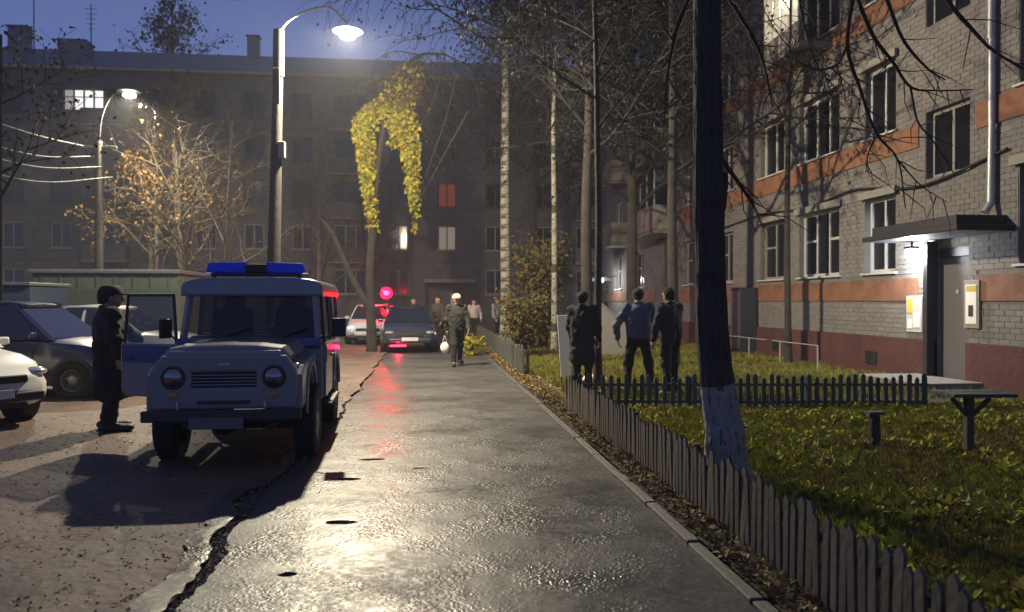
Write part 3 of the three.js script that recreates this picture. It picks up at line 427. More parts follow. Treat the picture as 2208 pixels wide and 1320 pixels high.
{
  const p = onGround(2090, 985, 0.03), t = thing('garden_table', 'dark wooden plank table on a single post standing in the leafy yard', 'table', [p.x, 0.02, p.z], -0.1); t.scale.set(0.85, 1, 0.85);
  mesh('post', rbox(0.09, 0.62, 0.09, 0.01, 0, 0.31, 0), M.picket[1], t);
  for (let i = 0; i < 4; i++) mesh('plank', rbox(0.74, 0.035, 0.125, 0.006, 0.05, 0.645 + 0.004 * (i % 2), -0.2 + i * 0.132), M.picketGreen[1], t);
  mesh('brace', merge([flatBar(V(-0.2, 0.6, 0), V(0, 0.4, 0), 0.04, 0.04), flatBar(V(0.25, 0.6, 0), V(0, 0.4, 0), 0.04, 0.04)]), M.picket[1], t);
  const q = onGround(1887, 966, 0.03), u = thing('wooden_post', 'short dark wooden post sticking out of the leafy yard behind the fence', 'post', [q.x, 0.0, q.z]);
  mesh('stump', new THREE.CylinderGeometry(0.05, 0.07, 0.4, 10).translate(0, 0.2, 0), M.bark, u); mesh('cap_board', rbox(0.18, 0.03, 0.12, 0.006, 0, 0.405, 0), M.picket[1], u);
  const w = onGround(1226, 800, 0.04), bd = thing('white_board', 'white sheet board standing on the path beside the man in the long dark coat', 'board', [atZ(1222, 700, -14.6).x, 0.05, -14.6], 0.5);
  mesh('sheet', rbox(0.25, 1.15, 0.02, 0.005, 0, 0.72, 0).rotateZ(0.08), M.paper, bd); mesh('leg', bar(V(-0.1, 0, 0), V(-0.15, 0.4, -0.02), 0.015), M.steelDark, bd); mesh('leg', bar(V(0.14, 0, 0), V(0.1, 0.4, -0.02), 0.015), M.steelDark, bd);
  const e = thing('stair_parapet', 'pale concrete stair cheek wall sloping down behind the standing men', 'wall', [0, 0, -22]);
  const pa = atZ(1289, 655, -22), pb = atZ(1292, 728, -22), pc = atZ(1352, 728, -22), pd = atZ(1350, 706, -22);
  mesh('cheek', extrude([[pb.x, 0], [pc.x, 0], [pc.x, pd.y], [pa.x, pa.y]], 0.25, 0.01), M.frameOld, e); mesh('coping', flatBar(V(pa.x, pa.y + 0.03, 0.12), V(pc.x, pd.y + 0.03, 0.12), 0.06, 0.34), M.concrete, e);
  const bag = onGround(1310, 842, 0.04), bg = solo('plastic_bag', sphere(0.16, 0, 0, 0, 1.5, 0.6, 0.8, 14), M.paper, 'pale crumpled plastic bag lying behind the dark green fence', 'bag');
  const bp = bg.geometry.attributes.position; for (let i = 0; i < bp.count; i++) { const k = 1 + 0.5 * (vnoise(bp.getX(i) * 14 + 9, bp.getZ(i) * 14 + bp.getY(i) * 11 + 7) - 0.5); bp.setXYZ(i, bp.getX(i) * k, Math.max(-0.05, bp.getY(i) * k), bp.getZ(i) * k); } bg.geometry.computeVertexNormals();
  bg.position.set(bag.x, 0.1, bag.z - 1.2);
  // garages and container behind the parked cars
  const gz = -23, ga = atZ(66, 585, gz), gb = atZ(382, 585, gz), gt = thing('green_garage', 'long dull green metal garage behind the parked cars', 'garage', [(ga.x + gb.x) / 2, 0, gz - 1.6]);
  M.garage = new THREE.MeshStandardMaterial({ map: stainMap([0.055, 0.075, 0.058], 71, 0.9), bumpMap: grainBump, bumpScale: 0.01, roughness: 0.7 });
  const gw = gb.x - ga.x; mesh('wall', box(gw, ga.y - 0.06, 3.0, 0, ga.y / 2 - 0.03, 0), M.garage, gt); mesh('roof', rbox(gw + 0.16, 0.1, 3.3, 0.02, 0, ga.y, 0), M.roofMetal, gt);
  for (let i = 0; i < 8; i++) mesh('panel_rib', box(0.05, ga.y - 0.2, 0.03, -gw / 2 + gw * (i + 0.5) / 8, ga.y / 2, 1.515), M.garage, gt);
  for (const k of [-0.25, 0.25]) mesh('garage_door', rbox(1.9, 1.9, 0.05, 0.01, k * gw, 1.0, 1.52), std(0.045, 0.06, 0.05, 0.7, { bumpMap: grainBump, bumpScale: 0.01 }), gt);
  const sa = atZ(-140, 612, -20), sb = atZ(64, 612, -20), sh = thing('metal_shed', 'low dark blue metal shed left of the green garage', 'shed', [(sa.x + sb.x) / 2, 0, -21]);
  mesh('wall', box(sb.x - sa.x, sa.y - 0.05, 2, 0, sa.y / 2 - 0.03, 0), std(0.03, 0.04, 0.075, 0.65, { bumpMap: grainBump, bumpScale: 0.01 }), sh); mesh('roof', rbox(sb.x - sa.x + 0.1, 0.08, 2.2, 0.02, 0, sa.y, 0), M.roofMetal, sh);
}
console.log('fences');

// ------------------------------------------------------------------ vegetation
class Leaves {
  constructor(seed) { this.r = rngOf(seed); this.p = []; this.n = []; this.c = []; }
  add(p, s, col, hang = 0) {
    const r = this.r, u = V(r() - 0.5, r() - 0.5 - hang, r() - 0.5).normalize(), w = V(r() - 0.5, r() - 0.5, r() - 0.5).cross(u).normalize(), nn = u.clone().cross(w), k = 0.65 + 0.7 * r();
    const a = p.clone().addScaledVector(u, s), l = p.clone().addScaledVector(u, s * 0.45).addScaledVector(w, s * 0.36).addScaledVector(nn, s * 0.08), q = p.clone().addScaledVector(u, s * 0.45).addScaledVector(w, -s * 0.36).addScaledVector(nn, s * 0.08);
    for (const v of [p, l, a, p, a, q]) { this.p.push(v.x, v.y, v.z); this.n.push(-nn.x, -nn.y, -nn.z); this.c.push(col[0] * k, col[1] * k, col[2] * k); }
  }
  build(name, parent) {
    const g = new THREE.BufferGeometry(); g.setAttribute('position', new THREE.Float32BufferAttribute(this.p, 3)); g.setAttribute('normal', new THREE.Float32BufferAttribute(this.n, 3)); g.setAttribute('color', new THREE.Float32BufferAttribute(this.c, 3));
    g.setAttribute('uv', new THREE.Float32BufferAttribute(new Float32Array(this.p.length / 3 * 2), 2)); return mesh(name, g, M.leaf, parent);
  }
}
const jit = (r, k) => V((r() - 0.5) * k, (r() - 0.5) * k, (r() - 0.5) * k);
function grow(r, p, dir, len, rad, level, o, out) {                          // one branch and what springs from it
  const n = level ? 5 : 3, pts = [p.clone()], rr = [rad]; let d = dir.clone(), q = p.clone();
  for (let i = 1; i <= n; i++) { d.add(jit(r, o.wander)).add(V(0, (level ? o.lift : -o.droop) / n, 0)).normalize(); q = q.clone().addScaledVector(d, len / n); pts.push(q); rr.push(Math.max(0.004, rad * (1 - 0.8 * i / n))); }
  out.tubes.push(polyTube(pts, rr, level > 1 ? 6 : level ? 5 : 3));
  if (!level) { for (let i = 1; i <= n; i++) out.tips.push(pts[i], pts[i].clone().lerp(pts[i - 1], 0.5)); return; }
  const k = o.kids[o.kids.length - level] || 4;
  for (let i = 0; i < k; i++) { const t = 0.2 + 0.8 * (i + r()) / k, at = pts[Math.floor(t * n)].clone().lerp(pts[Math.min(n, Math.floor(t * n) + 1)], (t * n) % 1);
    const side = V(r() - 0.5, r() - 0.5, r() - 0.5).cross(d).normalize(); grow(r, at, d.clone().multiplyScalar(0.75).addScaledVector(side, 0.7 + 0.4 * r()).normalize(), len * (0.42 + 0.25 * r()), rad * 0.5, level - 1, o, out); }
}
function tree(name, label, base, o, group) {
  const r = rngOf(o.seed), t = thing(name, label, 'tree', [base.x, 0, base.z], 0, group), H = o.h, trunk = [], tr = [];
  const N = 12; for (let i = 0; i <= N; i++) { const k = i / N; trunk.push(V((o.leanX || 0) * k * H + 0.10 * (vnoise(k * 4 + o.seed, 1.5) - 0.5) * H * 0.12 * Math.min(1, k * 3), k * H - 0.08 * (1 - k), (o.leanZ || 0) * k * H + (vnoise(k * 4 + o.seed, 7.5) - 0.5) * H * 0.02 * Math.min(1, k * 3))); tr.push(o.r * (i === 0 ? 1.35 : 1) * (1 - 0.75 * Math.pow(k, 1.2))); }
  if (o.path) { trunk.length = tr.length = 0; o.path.forEach(([p, rad]) => { trunk.push(p.clone().sub(V(base.x, 0, base.z))); tr.push(rad); }); }
  const cp = curve(trunk, 40), cr = cp.map((_, i) => { const f = i / 40 * (tr.length - 1), k = Math.min(tr.length - 2, Math.floor(f)); return lerp(tr[k], tr[k + 1], f - k); });
  mesh('trunk', polyTube(cp, cr, 12), o.bark || M.bark, t);
  const out = { tubes: [], tips: [] }, oo = { wander: 0.35, lift: 0.25, droop: 0.5, kids: [5, 5], levels: 2, ...o };
  for (let i = 0; i < (o.limbs || 12); i++) { const k = lerp(o.from || 0.35, 0.98, (i + r() * 0.6) / (o.limbs || 12)), at = cp[Math.floor(k * 40)], az = i * 2.4 + r(), el = lerp(o.elLow ?? 0.35, o.elHigh ?? 0.9, r());
    grow(r, at, V(Math.cos(az) * Math.cos(el), Math.sin(el), Math.sin(az) * Math.cos(el)), (o.spread || 3) * (1.15 - 0.75 * (k - (o.from || 0.35)) / (1 - (o.from || 0.35))) * (0.75 + 0.5 * r()), cr[Math.floor(k * 40)] * 0.45, oo.levels, oo, out); }
  if (out.tubes.length) mesh('branches', merge(out.tubes), o.twigMat || M.twig, t);
  if (o.leaves) { const lv = new Leaves(o.seed + 5), per = o.leaves / Math.max(1, out.tips.length); for (const p of out.tips) for (let k = 0; k < per; k++) if (r() < per - k) lv.add(p.clone().add(jit(r, o.puff ?? 0.25)), o.leafSize * (0.7 + 0.6 * r()), o.cols[Math.floor(r() * o.cols.length)], o.hang || 0); lv.build('crown', t); }
  return t;
}
const YEL = [[0.40, 0.35, 0.04], [0.34, 0.33, 0.045], [0.44, 0.35, 0.05], [0.27, 0.29, 0.045], [0.40, 0.27, 0.045]], ORA = [[0.17, 0.08, 0.02], [0.20, 0.105, 0.03], [0.14, 0.08, 0.03], [0.17, 0.12, 0.038]];
const OLI = [[0.13, 0.10, 0.03], [0.10, 0.09, 0.028], [0.15, 0.10, 0.035]], DRK = [[0.022, 0.020, 0.016], [0.028, 0.022, 0.02], [0.017, 0.018, 0.015]];
const at = (px, z) => { const p = atZ(px, 650, z); return V(p.x, 0, p.z); };
{ // near tree: dark trunk, whitewashed foot, broken stub, limbs that hang over the yard
  const Z = -6.6, P = (px, py, dz = 0) => atZ(px, py, Z + dz), b = onGround(1590, 1055, 0.02);
  const t = thing('whitewashed_tree', 'big dark tree trunk with whitewashed foot right behind the brown picket fence', 'tree', [b.x, 0, b.z]), L = (v) => v.clone().sub(t.position);
  const up = [P(1583, 1020), P(1562, 930), P(1546, 830), P(1534, 700), P(1530, 560), P(1527, 420), P(1526, 250), P(1524, 80), P(1522, -120), P(1518, -420), P(1530, -800)].map(L); up[0].x = 0;
  const path = [V(0.06, -0.1, 0), ...up], rad = [0.22, 0.19, 0.16, 0.145, 0.130, 0.124, 0.128, 0.122, 0.118, 0.11, 0.095, 0.06];
  const cp = new THREE.CatmullRomCurve3(path).getPoints(150), cr = cp.map((_, i) => { const f = i / 150 * 11, k = Math.min(10, Math.floor(f)); return lerp(rad[k], rad[k + 1], f - k) * (1 + 0.05 * (vnoise(i * 0.7, 3) - 0.5)); });
  const tg = polyTube(cp, cr, 40), tp = tg.attributes.position, tn = tg.attributes.normal; for (let i = 0; i < tp.count; i++) { const a = (i % 41) % 40 / 40 * 6.283, y = tp.getY(i), d = 0.028 * (vnoise(Math.cos(a) * 5 + 20 + y * 0.5, Math.sin(a) * 5 + 20 + y * 1.3) - 0.5) + 0.014 * (vnoise(Math.cos(a) * 12 + 50, Math.sin(a) * 12 + 50 + y * 6) - 0.5); tp.setXYZ(i, tp.getX(i) + tn.getX(i) * d, y, tp.getZ(i) + tn.getZ(i) * d); } tg.computeVertexNormals(); mesh('trunk', tg, M.bark, t);
  const hgt = L(P(1546, 832)).y, ww = cp.filter(p => p.y < hgt + 0.02); const wg = polyTube(ww, ww.map((_, i) => cr[i] + 0.005), 40), wp = wg.attributes.position, wn = wg.attributes.normal; for (let i = 0; i < wp.count; i++) { const a = (i % 41) % 40 / 40 * 6.283, y = wp.getY(i), d = 0.028 * (vnoise(Math.cos(a) * 5 + 20 + y * 0.5, Math.sin(a) * 5 + 20 + y * 1.3) - 0.5) + 0.014 * (vnoise(Math.cos(a) * 12 + 50, Math.sin(a) * 12 + 50 + y * 6) - 0.5); wp.setXYZ(i, wp.getX(i) + wn.getX(i) * d, y, wp.getZ(i) + wn.getZ(i) * d); } wg.computeVertexNormals(); mesh('whitewash', wg, M.whitewash, t);
  mesh('broken_stub', polyTube([L(P(1540, 500)), L(P(1556, 440)), L(P(1563, 372))], [0.06, 0.045, 0.03], 8), M.bark, t);
  const tubes = [], rr = rngOf(41), add = (pts, r0, r1, z0 = -0.8, z1 = -2) => { const n = pts.length, q = curve(pts.map((p, i) => L(P(p[0], p[1], lerp(z0, z1, i / (n - 1))))), n * 5); tubes.push(polyTube(q, q.map((_, i) => lerp(r0, r1, i / (q.length - 1))), 6));
    for (let i = 6; i < q.length - 1; i += 2) { const d = V(rr() - 0.3, rr() * 0.9 - 0.75, rr() - 0.5).normalize(), a = q[i], m = a.clone().addScaledVector(d, 0.12 + 0.2 * rr()), e = m.clone().addScaledVector(d.add(jit(rr, 0.9)).normalize(), 0.1 + 0.25 * rr()); tubes.push(polyTube([a, m, e], [0.008, 0.006, 0.003], 3)); } };
  add([[1524, -300], [1650, -330], [1760, -220], [1840, -20]], 0.07, 0.034, 0, -0.8);
  add([[1840, -20], [1826, 100], [1856, 200], [1890, 290], [1935, 345], [1952, 450]], 0.026, 0.007);
  add([[1840, -20], [1882, 80], [1922, 132], [1962, 188], [2015, 196], [2095, 194]], 0.024, 0.008);
  add([[1650, -330], [1800, -280], [1900, -30], [1945, 85], [2000, 150], [2035, 172]], 0.03, 0.008, 0, -1.6);
  add([[1800, -280], [1960, -160], [2040, 0], [2092, 62], [2142, 112], [2205, 148]], 0.034, 0.012, -0.6, -1.2);
  add([[1826, 100], [1800, 142], [1748, 150], [1700, 112]], 0.016, 0.006, -1, -1.6);
  add([[1890, 290], [1872, 330], [1866, 372]], 0.012, 0.005, -1.5, -1.8);
  add([[1962, 188], [1978, 262], [2012, 306], [2060, 380]], 0.014, 0.005, -1.4, -2);
  add([[1935, 345], [1985, 400], [2040, 435]], 0.010, 0.004, -1.8, -2.2);
  add([[1545, 330], [1590, 392], [1622, 440], [1645, 492]], 0.024, 0.008, 0, -0.6);
  add([[1523, -80], [1580, 10], [1640, 120], [1665, 230]], 0.03, 0.008, 0, -1.4);
  add([[1523, -60], [1470, 30], [1440, 150], [1432, 260]], 0.028, 0.006, 0, -0.9);
  add([[1700, -200], [1720, -20], [1735, 60], [1760, 140], [1800, 190]], 0.018, 0.005, -1, -2);
  mesh('branches', merge(tubes), M.bark, t);
}
tree('birch_tree', 'tall birch with pale lit trunk and dark crown rising beside the road', at(1091, -27), { seed: 101, h: 17.5, r: 0.19, bark: M.birch, limbs: 26, from: 0.56, spread: 3.6, droop: 1.3, lift: 0.1, kids: [9, 8], leaves: 3800, leafSize: 0.12, cols: DRK, hang: 0.6, puff: 0.5 }, 'birches by the path');
tree('birch_tree', 'slender birch with greenish trunk standing among the olive shrub', at(1196, -24), { seed: 102, h: 14, r: 0.10, bark: M.birch, limbs: 16, from: 0.5, spread: 2.6, droop: 1.2, kids: [5, 6], leaves: 1800, leafSize: 0.11, cols: DRK, hang: 0.6, puff: 0.5 }, 'birches by the path');
tree('grey_tree', 'straight grey trunked tree beside the thin dark trunk on the path', at(1266, -20), { seed: 103, h: 13.5, r: 0.16, limbs: 20, from: 0.42, spread: 3.0, droop: 0.7, kids: [9, 8], leaves: 2600, leafSize: 0.11, cols: DRK, puff: 0.5 });
tree('thin_tree', 'thin dark trunked tree between the long dark coat and the standing pair', at(1290, -13.8), { seed: 104, h: 10.5, r: 0.075, leanX: -0.008, limbs: 14, from: 0.45, spread: 1.9, droop: 0.7, kids: [5, 5], leaves: 1500, leafSize: 0.09, cols: DRK, puff: 0.3 });
tree('dark_tree', 'dense dark tree with hanging twigs in front of the balconies', at(1362, -25), { seed: 105, h: 15, r: 0.2, limbs: 26, from: 0.3, spread: 3.6, droop: 1.4, lift: 0.05, kids: [9, 9], leaves: 4200, leafSize: 0.12, cols: DRK, hang: 0.6, puff: 0.5 });
tree('dark_tree', 'dark bare tree between the balconies and the whitewashed trunk', at(1452, -18.5), { seed: 106, h: 13.5, r: 0.14, limbs: 22, from: 0.36, spread: 2.6, droop: 1.0, kids: [9, 8], leaves: 2600, leafSize: 0.10, cols: DRK, puff: 0.45 });
tree('dark_tree', 'tall dark tree behind the pale birch reaching above the far roof', at(1150, -36), { seed: 107, h: 20, r: 0.22, limbs: 26, from: 0.35, spread: 4.6, droop: 1.2, kids: [9, 9], leaves: 5000, leafSize: 0.16, cols: DRK, hang: 0.5, puff: 0.6 });
tree('slim_tree', 'slim brown trunked tree close to the brick wall between two windows', at(1700, -18.4), { seed: 108, h: 11.5, r: 0.085, limbs: 16, from: 0.5, spread: 2.0, droop: 0.4, kids: [5, 5], leaves: 900, leafSize: 0.08, cols: [[0.06, 0.035, 0.03]], puff: 0.3 });
tree('bare_tree', 'bare forked tree standing left of the lamp pole behind the jeep', at(478, -27), { seed: 109, h: 7.6, r: 0.13, leanX: 0.05, limbs: 12, from: 0.2, spread: 3.0, droop: -0.1, elLow: 0.6, elHigh: 1.2, kids: [5, 6], twigMat: M.twigPale }, 'bare trees before the far block');
tree('bare_tree', 'bare tree with fine pale twigs growing left of the forked one', at(400, -31), { seed: 110, h: 9.2, r: 0.15, leanX: -0.04, limbs: 14, from: 0.2, spread: 3.4, droop: -0.1, elLow: 0.6, elHigh: 1.25, kids: [6, 6], twigMat: M.twigPale, leaves: 500, leafSize: 0.12, cols: ORA }, 'bare trees before the far block');
tree('bare_tree', 'bare brown tree between the lamp pole and the yellow tree', at(690, -34), { seed: 111, h: 7.5, r: 0.14, limbs: 14, from: 0.22, spread: 3.0, droop: 0.1, elLow: 0.5, elHigh: 1.1, kids: [6, 6] }, 'bare trees before the far block');
tree('orange_tree', 'tree with orange leaves glowing under the far left lamp', at(330, -32), { seed: 112, h: 8.6, r: 0.15, limbs: 18, from: 0.35, spread: 2.4, droop: 0.0, elLow: 0.4, elHigh: 1.1, kids: [5, 6], leaves: 2300, leafSize: 0.15, cols: ORA, twigMat: M.twigPale, puff: 0.3 });
tree('edge_tree', 'dark slanting tree trunk left of the blue shed', at(-6, -17), { seed: 113, h: 7, r: 0.12, leanX: 0.012, limbs: 8, from: 0.5, spread: 2, kids: [5, 5], leaves: 600, leafSize: 0.1, cols: DRK });
tree('distant_tree', 'small dark treetop showing above the far roof', at(375, -64), { seed: 114, h: 25, r: 0.3, limbs: 18, from: 0.7, spread: 3.2, kids: [6, 6], leaves: 1500, leafSize: 0.3, cols: DRK, puff: 0.6 });
{ // yellow tree beside the road: two hanging columns of leaves under an orange top
  const Z = -25.5, b = at(802, Z), t = thing('yellow_tree', 'tree with two hanging columns of bright yellow leaves above the red beacon', 'tree', [b.x, 0, b.z]), L = (px, py, dz = 0) => atZ(px, py, Z + dz).sub(t.position), r = rngOf(555);
  const trunk = curve([V(0, -0.1, 0), L(800, 690), L(797, 600), L(803, 500), L(812, 380), L(835, 240), L(862, 165), L(905, 120), L(960, 118)], 40);
  mesh('trunk', polyTube(trunk, trunk.map((_, i) => lerp(0.19, 0.035, Math.pow(i / 40, 0.7))), 10), M.bark, t);
  const stem = curve([L(797, 665), L(770, 620), L(742, 560), L(715, 500), L(690, 470)], 20); mesh('side_stem', polyTube(stem, stem.map((_, i) => lerp(0.13, 0.03, i / 20)), 8), M.bark, t);
  const tubes = [], lv = new Leaves(556);
  const strand = (pts, n, w0, w1, cols, size) => { const c = new THREE.CatmullRomCurve3(pts); const q = c.getPoints(30); tubes.push(polyTube(q, q.map((_, i) => lerp(0.03, 0.008, i / 30)), 5));
    for (let i = 0; i < n; i++) { const k = Math.pow(r(), 0.85), p = c.getPoint(k), w = lerp(w0, w1, k) * (0.75 + 0.5 * vnoise(k * 14 + n, 3)), a = r() * 6.28, d = w * Math.sqrt(r()); lv.add(p.add(V(Math.cos(a) * d, (r() - 0.5) * 0.2, Math.sin(a) * d)), size * (0.7 + 0.7 * r()), cols[Math.floor(r() * cols.length)], 0.5); } };
  const legs = [[[838, 225], [800, 238], [788, 290], [795, 360], [798, 430], [806, 505]], [[838, 225], [868, 240], [872, 290], [880, 350], [890, 420], [890, 490]]];
  legs.forEach((leg, li) => { for (let k = 0; k < 9; k++) { const dx = (r() - 0.5) * 54, dz = (r() - 0.5) * 0.8, cutAt = k ? 0.45 + 0.5 * r() : 1, pts = leg.map(([x, y], i) => L(x + dx * Math.min(1, i / 2) * (1 - 0.12 * i), 225 + (y - 225) * (i > 1 ? cutAt : 1) + 8 * (r() - 0.5), dz * Math.min(1, i / 2))); strand(pts, (li ? 300 : 380) * (0.5 + 0.5 * cutAt), 0.24, 0.08, YEL, 0.14); } });
  strand([L(785, 260), L(776, 290), L(782, 350), L(790, 400)], 260, 0.16, 0.1, [[0.28, 0.32, 0.06], YEL[1]], 0.14);
  strand([L(815, 240), L(840, 262), L(858, 285), L(848, 310)], 420, 0.36, 0.16, YEL, 0.14);
  strand([L(895, 135), L(870, 175), L(846, 210), L(815, 232)], 900, 0.5, 0.45, [...ORA, ...YEL], 0.13); strand([L(900, 170), L(885, 205), L(870, 240)], 320, 0.3, 0.3, [...ORA, YEL[4]], 0.12);
  for (let i = 0; i < 46; i++) { const a = trunk[26 + Math.floor(r() * 14)], e = V(a.x + (r() - 0.4) * 2.2, a.y - 0.2 - 1.3 * r(), a.z + (r() - 0.5) * 2), m = a.clone().lerp(e, 0.5).add(V(0, 0.25 * r(), 0)); tubes.push(polyTube(curve([a, m, e], 8), [...Array(9).keys()].map(k => lerp(0.014, 0.005, k / 8)), 4)); for (let k = 0; k < 3; k++) lv.add(m.clone().lerp(e, r()), 0.1, ORA[k]); }
  for (const [a, m, e] of [[[960, 118], [940, 200], [905, 275]], [[985, 160], [960, 260], [910, 400]], [[1010, 240], [960, 330], [900, 440]], [[960, 118], [1010, 150], [1040, 240]], [[905, 120], [850, 112], [800, 135]], [[850, 150], [800, 175], [755, 190]]]) { const q = curve([L(...a), L(...m), L(...e)], 12); tubes.push(polyTube(q, q.map((_, i) => lerp(0.03, 0.008, i / 12)), 5)); for (let i = 2; i < 12; i++) for (let k = 0; k < 2; k++) { const d = V(r() - 0.5, -0.5 * r(), r() - 0.5); tubes.push(polyTube([q[i], q[i].clone().addScaledVector(d, 0.5), q[i].clone().addScaledVector(d, 0.9).add(V(0, -0.25, 0))], [0.008, 0.006, 0.004], 3)); } }
  mesh('branches', merge(tubes), M.twigPale, t); lv.build('crown', t);
}
function shrub(name, label, c, R, h, n, cols, size, seed, stems = 9) {
  const t = thing(name, label, 'shrub', [c.x, 0, c.z]), r = rngOf(seed), tubes = [], lv = new Leaves(seed + 1);
  for (let i = 0; i < stems; i++) { const a = i * 2.4, p = curve([V(0.12 * Math.cos(a), -0.05, 0.12 * Math.sin(a)), V(R * 0.5 * Math.cos(a) * r(), h * 0.5, R * 0.5 * Math.sin(a)), V(R * 0.8 * Math.cos(a), h * (0.75 + 0.25 * r()), R * 0.8 * Math.sin(a))], 10); tubes.push(polyTube(p, p.map((_, k) => lerp(0.03, 0.008, k / 10)), 5));
    for (let j = 0; j < n / stems; j++) { const k = 0.15 + 0.85 * r(), q = p[Math.floor(k * 10)]; lv.add(q.clone().add(jit(r, R * 0.75)), size * (0.6 + 0.8 * r()), cols[Math.floor(r() * cols.length)], 0.2); } }
  mesh('stems', merge(tubes), M.twig, t); lv.build('foliage', t); return t;
}
shrub('olive_shrub', 'tall olive brown shrub behind the pale fence under the slender birch', at(1170, -25), 1.0, 4.0, 3600, OLI, 0.13, 701, 13);
shrub('olive_shrub', 'lower olive shrub beside the white board', at(1122, -22), 0.8, 2.0, 1800, OLI, 0.11, 702, 9);
shrub('yellow_shrub', 'small yellow leaved shrub at the foot of the fence beside the walking person', at(1017, -23.5), 0.45, 0.55, 420, YEL, 0.10, 703, 7);
// ground cover: leafy weeds and grass in the yard, fallen leaves on the verge and on the lot
function scatter(name, geo, n, seed, place, cols, label, category, size, upright) {
  const m = new THREE.InstancedMesh(geo, new THREE.MeshPhysicalMaterial({ color: rgb(1, 1, 1), roughness: 0.75, specularIntensity: 0.5, side: THREE.DoubleSide, transmission: 0.15, thickness: 0 }), n), r = rngOf(seed), o = new THREE.Object3D(), c = new THREE.Color();
  for (let i = 0; i < n; i++) { const p = place(r); o.position.copy(p); o.rotation.set((r() - 0.5) * upright, r() * 6.28, (r() - 0.5) * upright); o.scale.setScalar(size * (0.55 + 0.9 * r())); o.updateMatrix(); m.setMatrixAt(i, o.matrix); const k = cols(p, r), f = 0.6 + 0.8 * r(); m.setColorAt(i, c.setRGB(k[0] * f, k[1] * f, k[2] * f)); }
  m.name = numbered(name); m.castShadow = m.receiveShadow = true; m.userData = { label, category, kind: 'stuff' }; scene.add(m); return m;
}
function leafGeo(list) { const p = []; for (const [ax, ay, az, w] of list) { const a = V(ax, ay, az), s = V(az, 0, -ax).normalize().multiplyScalar(w), m = a.clone().multiplyScalar(0.5).add(V(0, 0.12, 0)); const l = m.clone().add(s), q = m.clone().sub(s); p.push(0, 0, 0, ...l.toArray(), ...a.toArray(), 0, 0, 0, ...a.toArray(), ...q.toArray()); } const g = new THREE.BufferGeometry(); g.setAttribute('position', new THREE.Float32BufferAttribute(p, 3)); g.computeVertexNormals(); return g; }
const clump = leafGeo([[0.8, 0.45, 0.2, 0.26], [-0.5, 0.6, 0.6, 0.24], [-0.3, 0.4, -0.85, 0.28], [0.4, 0.8, -0.4, 0.2]]), blades = leafGeo([[0.3, 1.3, 0.1, 0.05], [-0.25, 1.1, 0.3, 0.05], [0.05, 1.2, -0.35, 0.05], [-0.4, 0.9, -0.2, 0.05], [0.45, 0.8, -0.15, 0.05]]), flat = leafGeo([[0.9, 0.12, 0.2, 0.3], [-0.6, 0.2, 0.4, 0.26]]);
const GRN = [[0.20, 0.23, 0.022], [0.25, 0.26, 0.025], [0.36, 0.33, 0.03], [0.13, 0.16, 0.018]], FALL = [[0.27, 0.19, 0.04], [0.17, 0.11, 0.04], [0.34, 0.26, 0.07], [0.12, 0.07, 0.03]];
const yardCol = (p, r) => { const a = fbm(p.x * 0.8 + 50, p.z * 0.8 + 90, 3, 256); return r() < clamp((a - 0.42) * 4, 0.12, 0.75) ? FALL[Math.floor(r() * 4)] : GRN[Math.floor(r() * 4)]; };
const inYard = (x0, x1, z0, z1) => (r) => { const x = lerp(x0, x1, r()), z = lerp(z0, z1, r()); return V(x, yardY(x, z) - 0.004, z); };
scatter('yard_weeds', clump, 34000, 801, inYard(2.16, 8.9, -2.4, -11.1), yardCol, 'low leafy green and yellow weeds covering the yard behind the brown fence', 'weeds', 0.05, 1.3);
scatter('yard_grass', blades, 42000, 802, inYard(2.16, 9.3, -2.4, -11.1), yardCol, 'short grass tufts between the weeds of the yard', 'grass', 0.055, 0.5);
scatter('tall_weeds', clump, 7000, 808, (r) => { let x, z; do { x = lerp(2.16, 9.2, r()); z = lerp(-2.4, -11, r()); } while (fbm(x * 1.1 + 7, z * 1.1 + 30, 3, 256) < 0.53); return V(x, yardY(x, z) + 0.05 * r(), z); }, (p, r) => r() < 0.2 ? FALL[2] : GRN[Math.floor(r() * 3)], 'taller clumps of broad leaved weeds scattered over the yard', 'weeds', 0.08, 1.5);
scatter('far_grass', blades, 26000, 803, inYard(2.3, 9.5, -11.6, -34), yardCol, 'thin grass beyond the dark green fence up to the brick wall', 'grass', 0.08, 0.6);
scatter('fallen_leaves', flat, 5200, 804, (r) => { const z = lerp(-2.4, -34, Math.pow(r(), 1.3)), x = 1.80 + 0.34 * r(); return V(x, 0.034 + 0.02 * r(), z); }, (p, r) => r() < 0.25 ? FALL[2] : FALL[1 + 2 * Math.floor(r() * 2)], 'wet brown fallen leaves heaped along the foot of the brown fence', 'leaves', 0.055, 1.2);
scatter('lot_leaves', flat, 1500, 805, (r) => { const z = lerp(-2.6, -16, r()), x = edgeX(z) - 0.1 - 5.5 * Math.pow(r(), 1.3); return V(x, lotY(x, z) + 0.004, z); }, (p, r) => FALL[Math.floor(r() * 4)], 'scattered dull leaves trodden into the parking lot', 'leaves', 0.035, 0.5);
scatter('path_leaves', flat, 2600, 806, (r) => { const z = lerp(-11.8, -17.5, r()), x = lerp(1.9, 5, r()); return V(x, yardY(x, z) + 0.006, z); }, (p, r) => FALL[Math.floor(r() * 4)], 'brown leaves covering the path where the men stand', 'leaves', 0.06, 0.6);
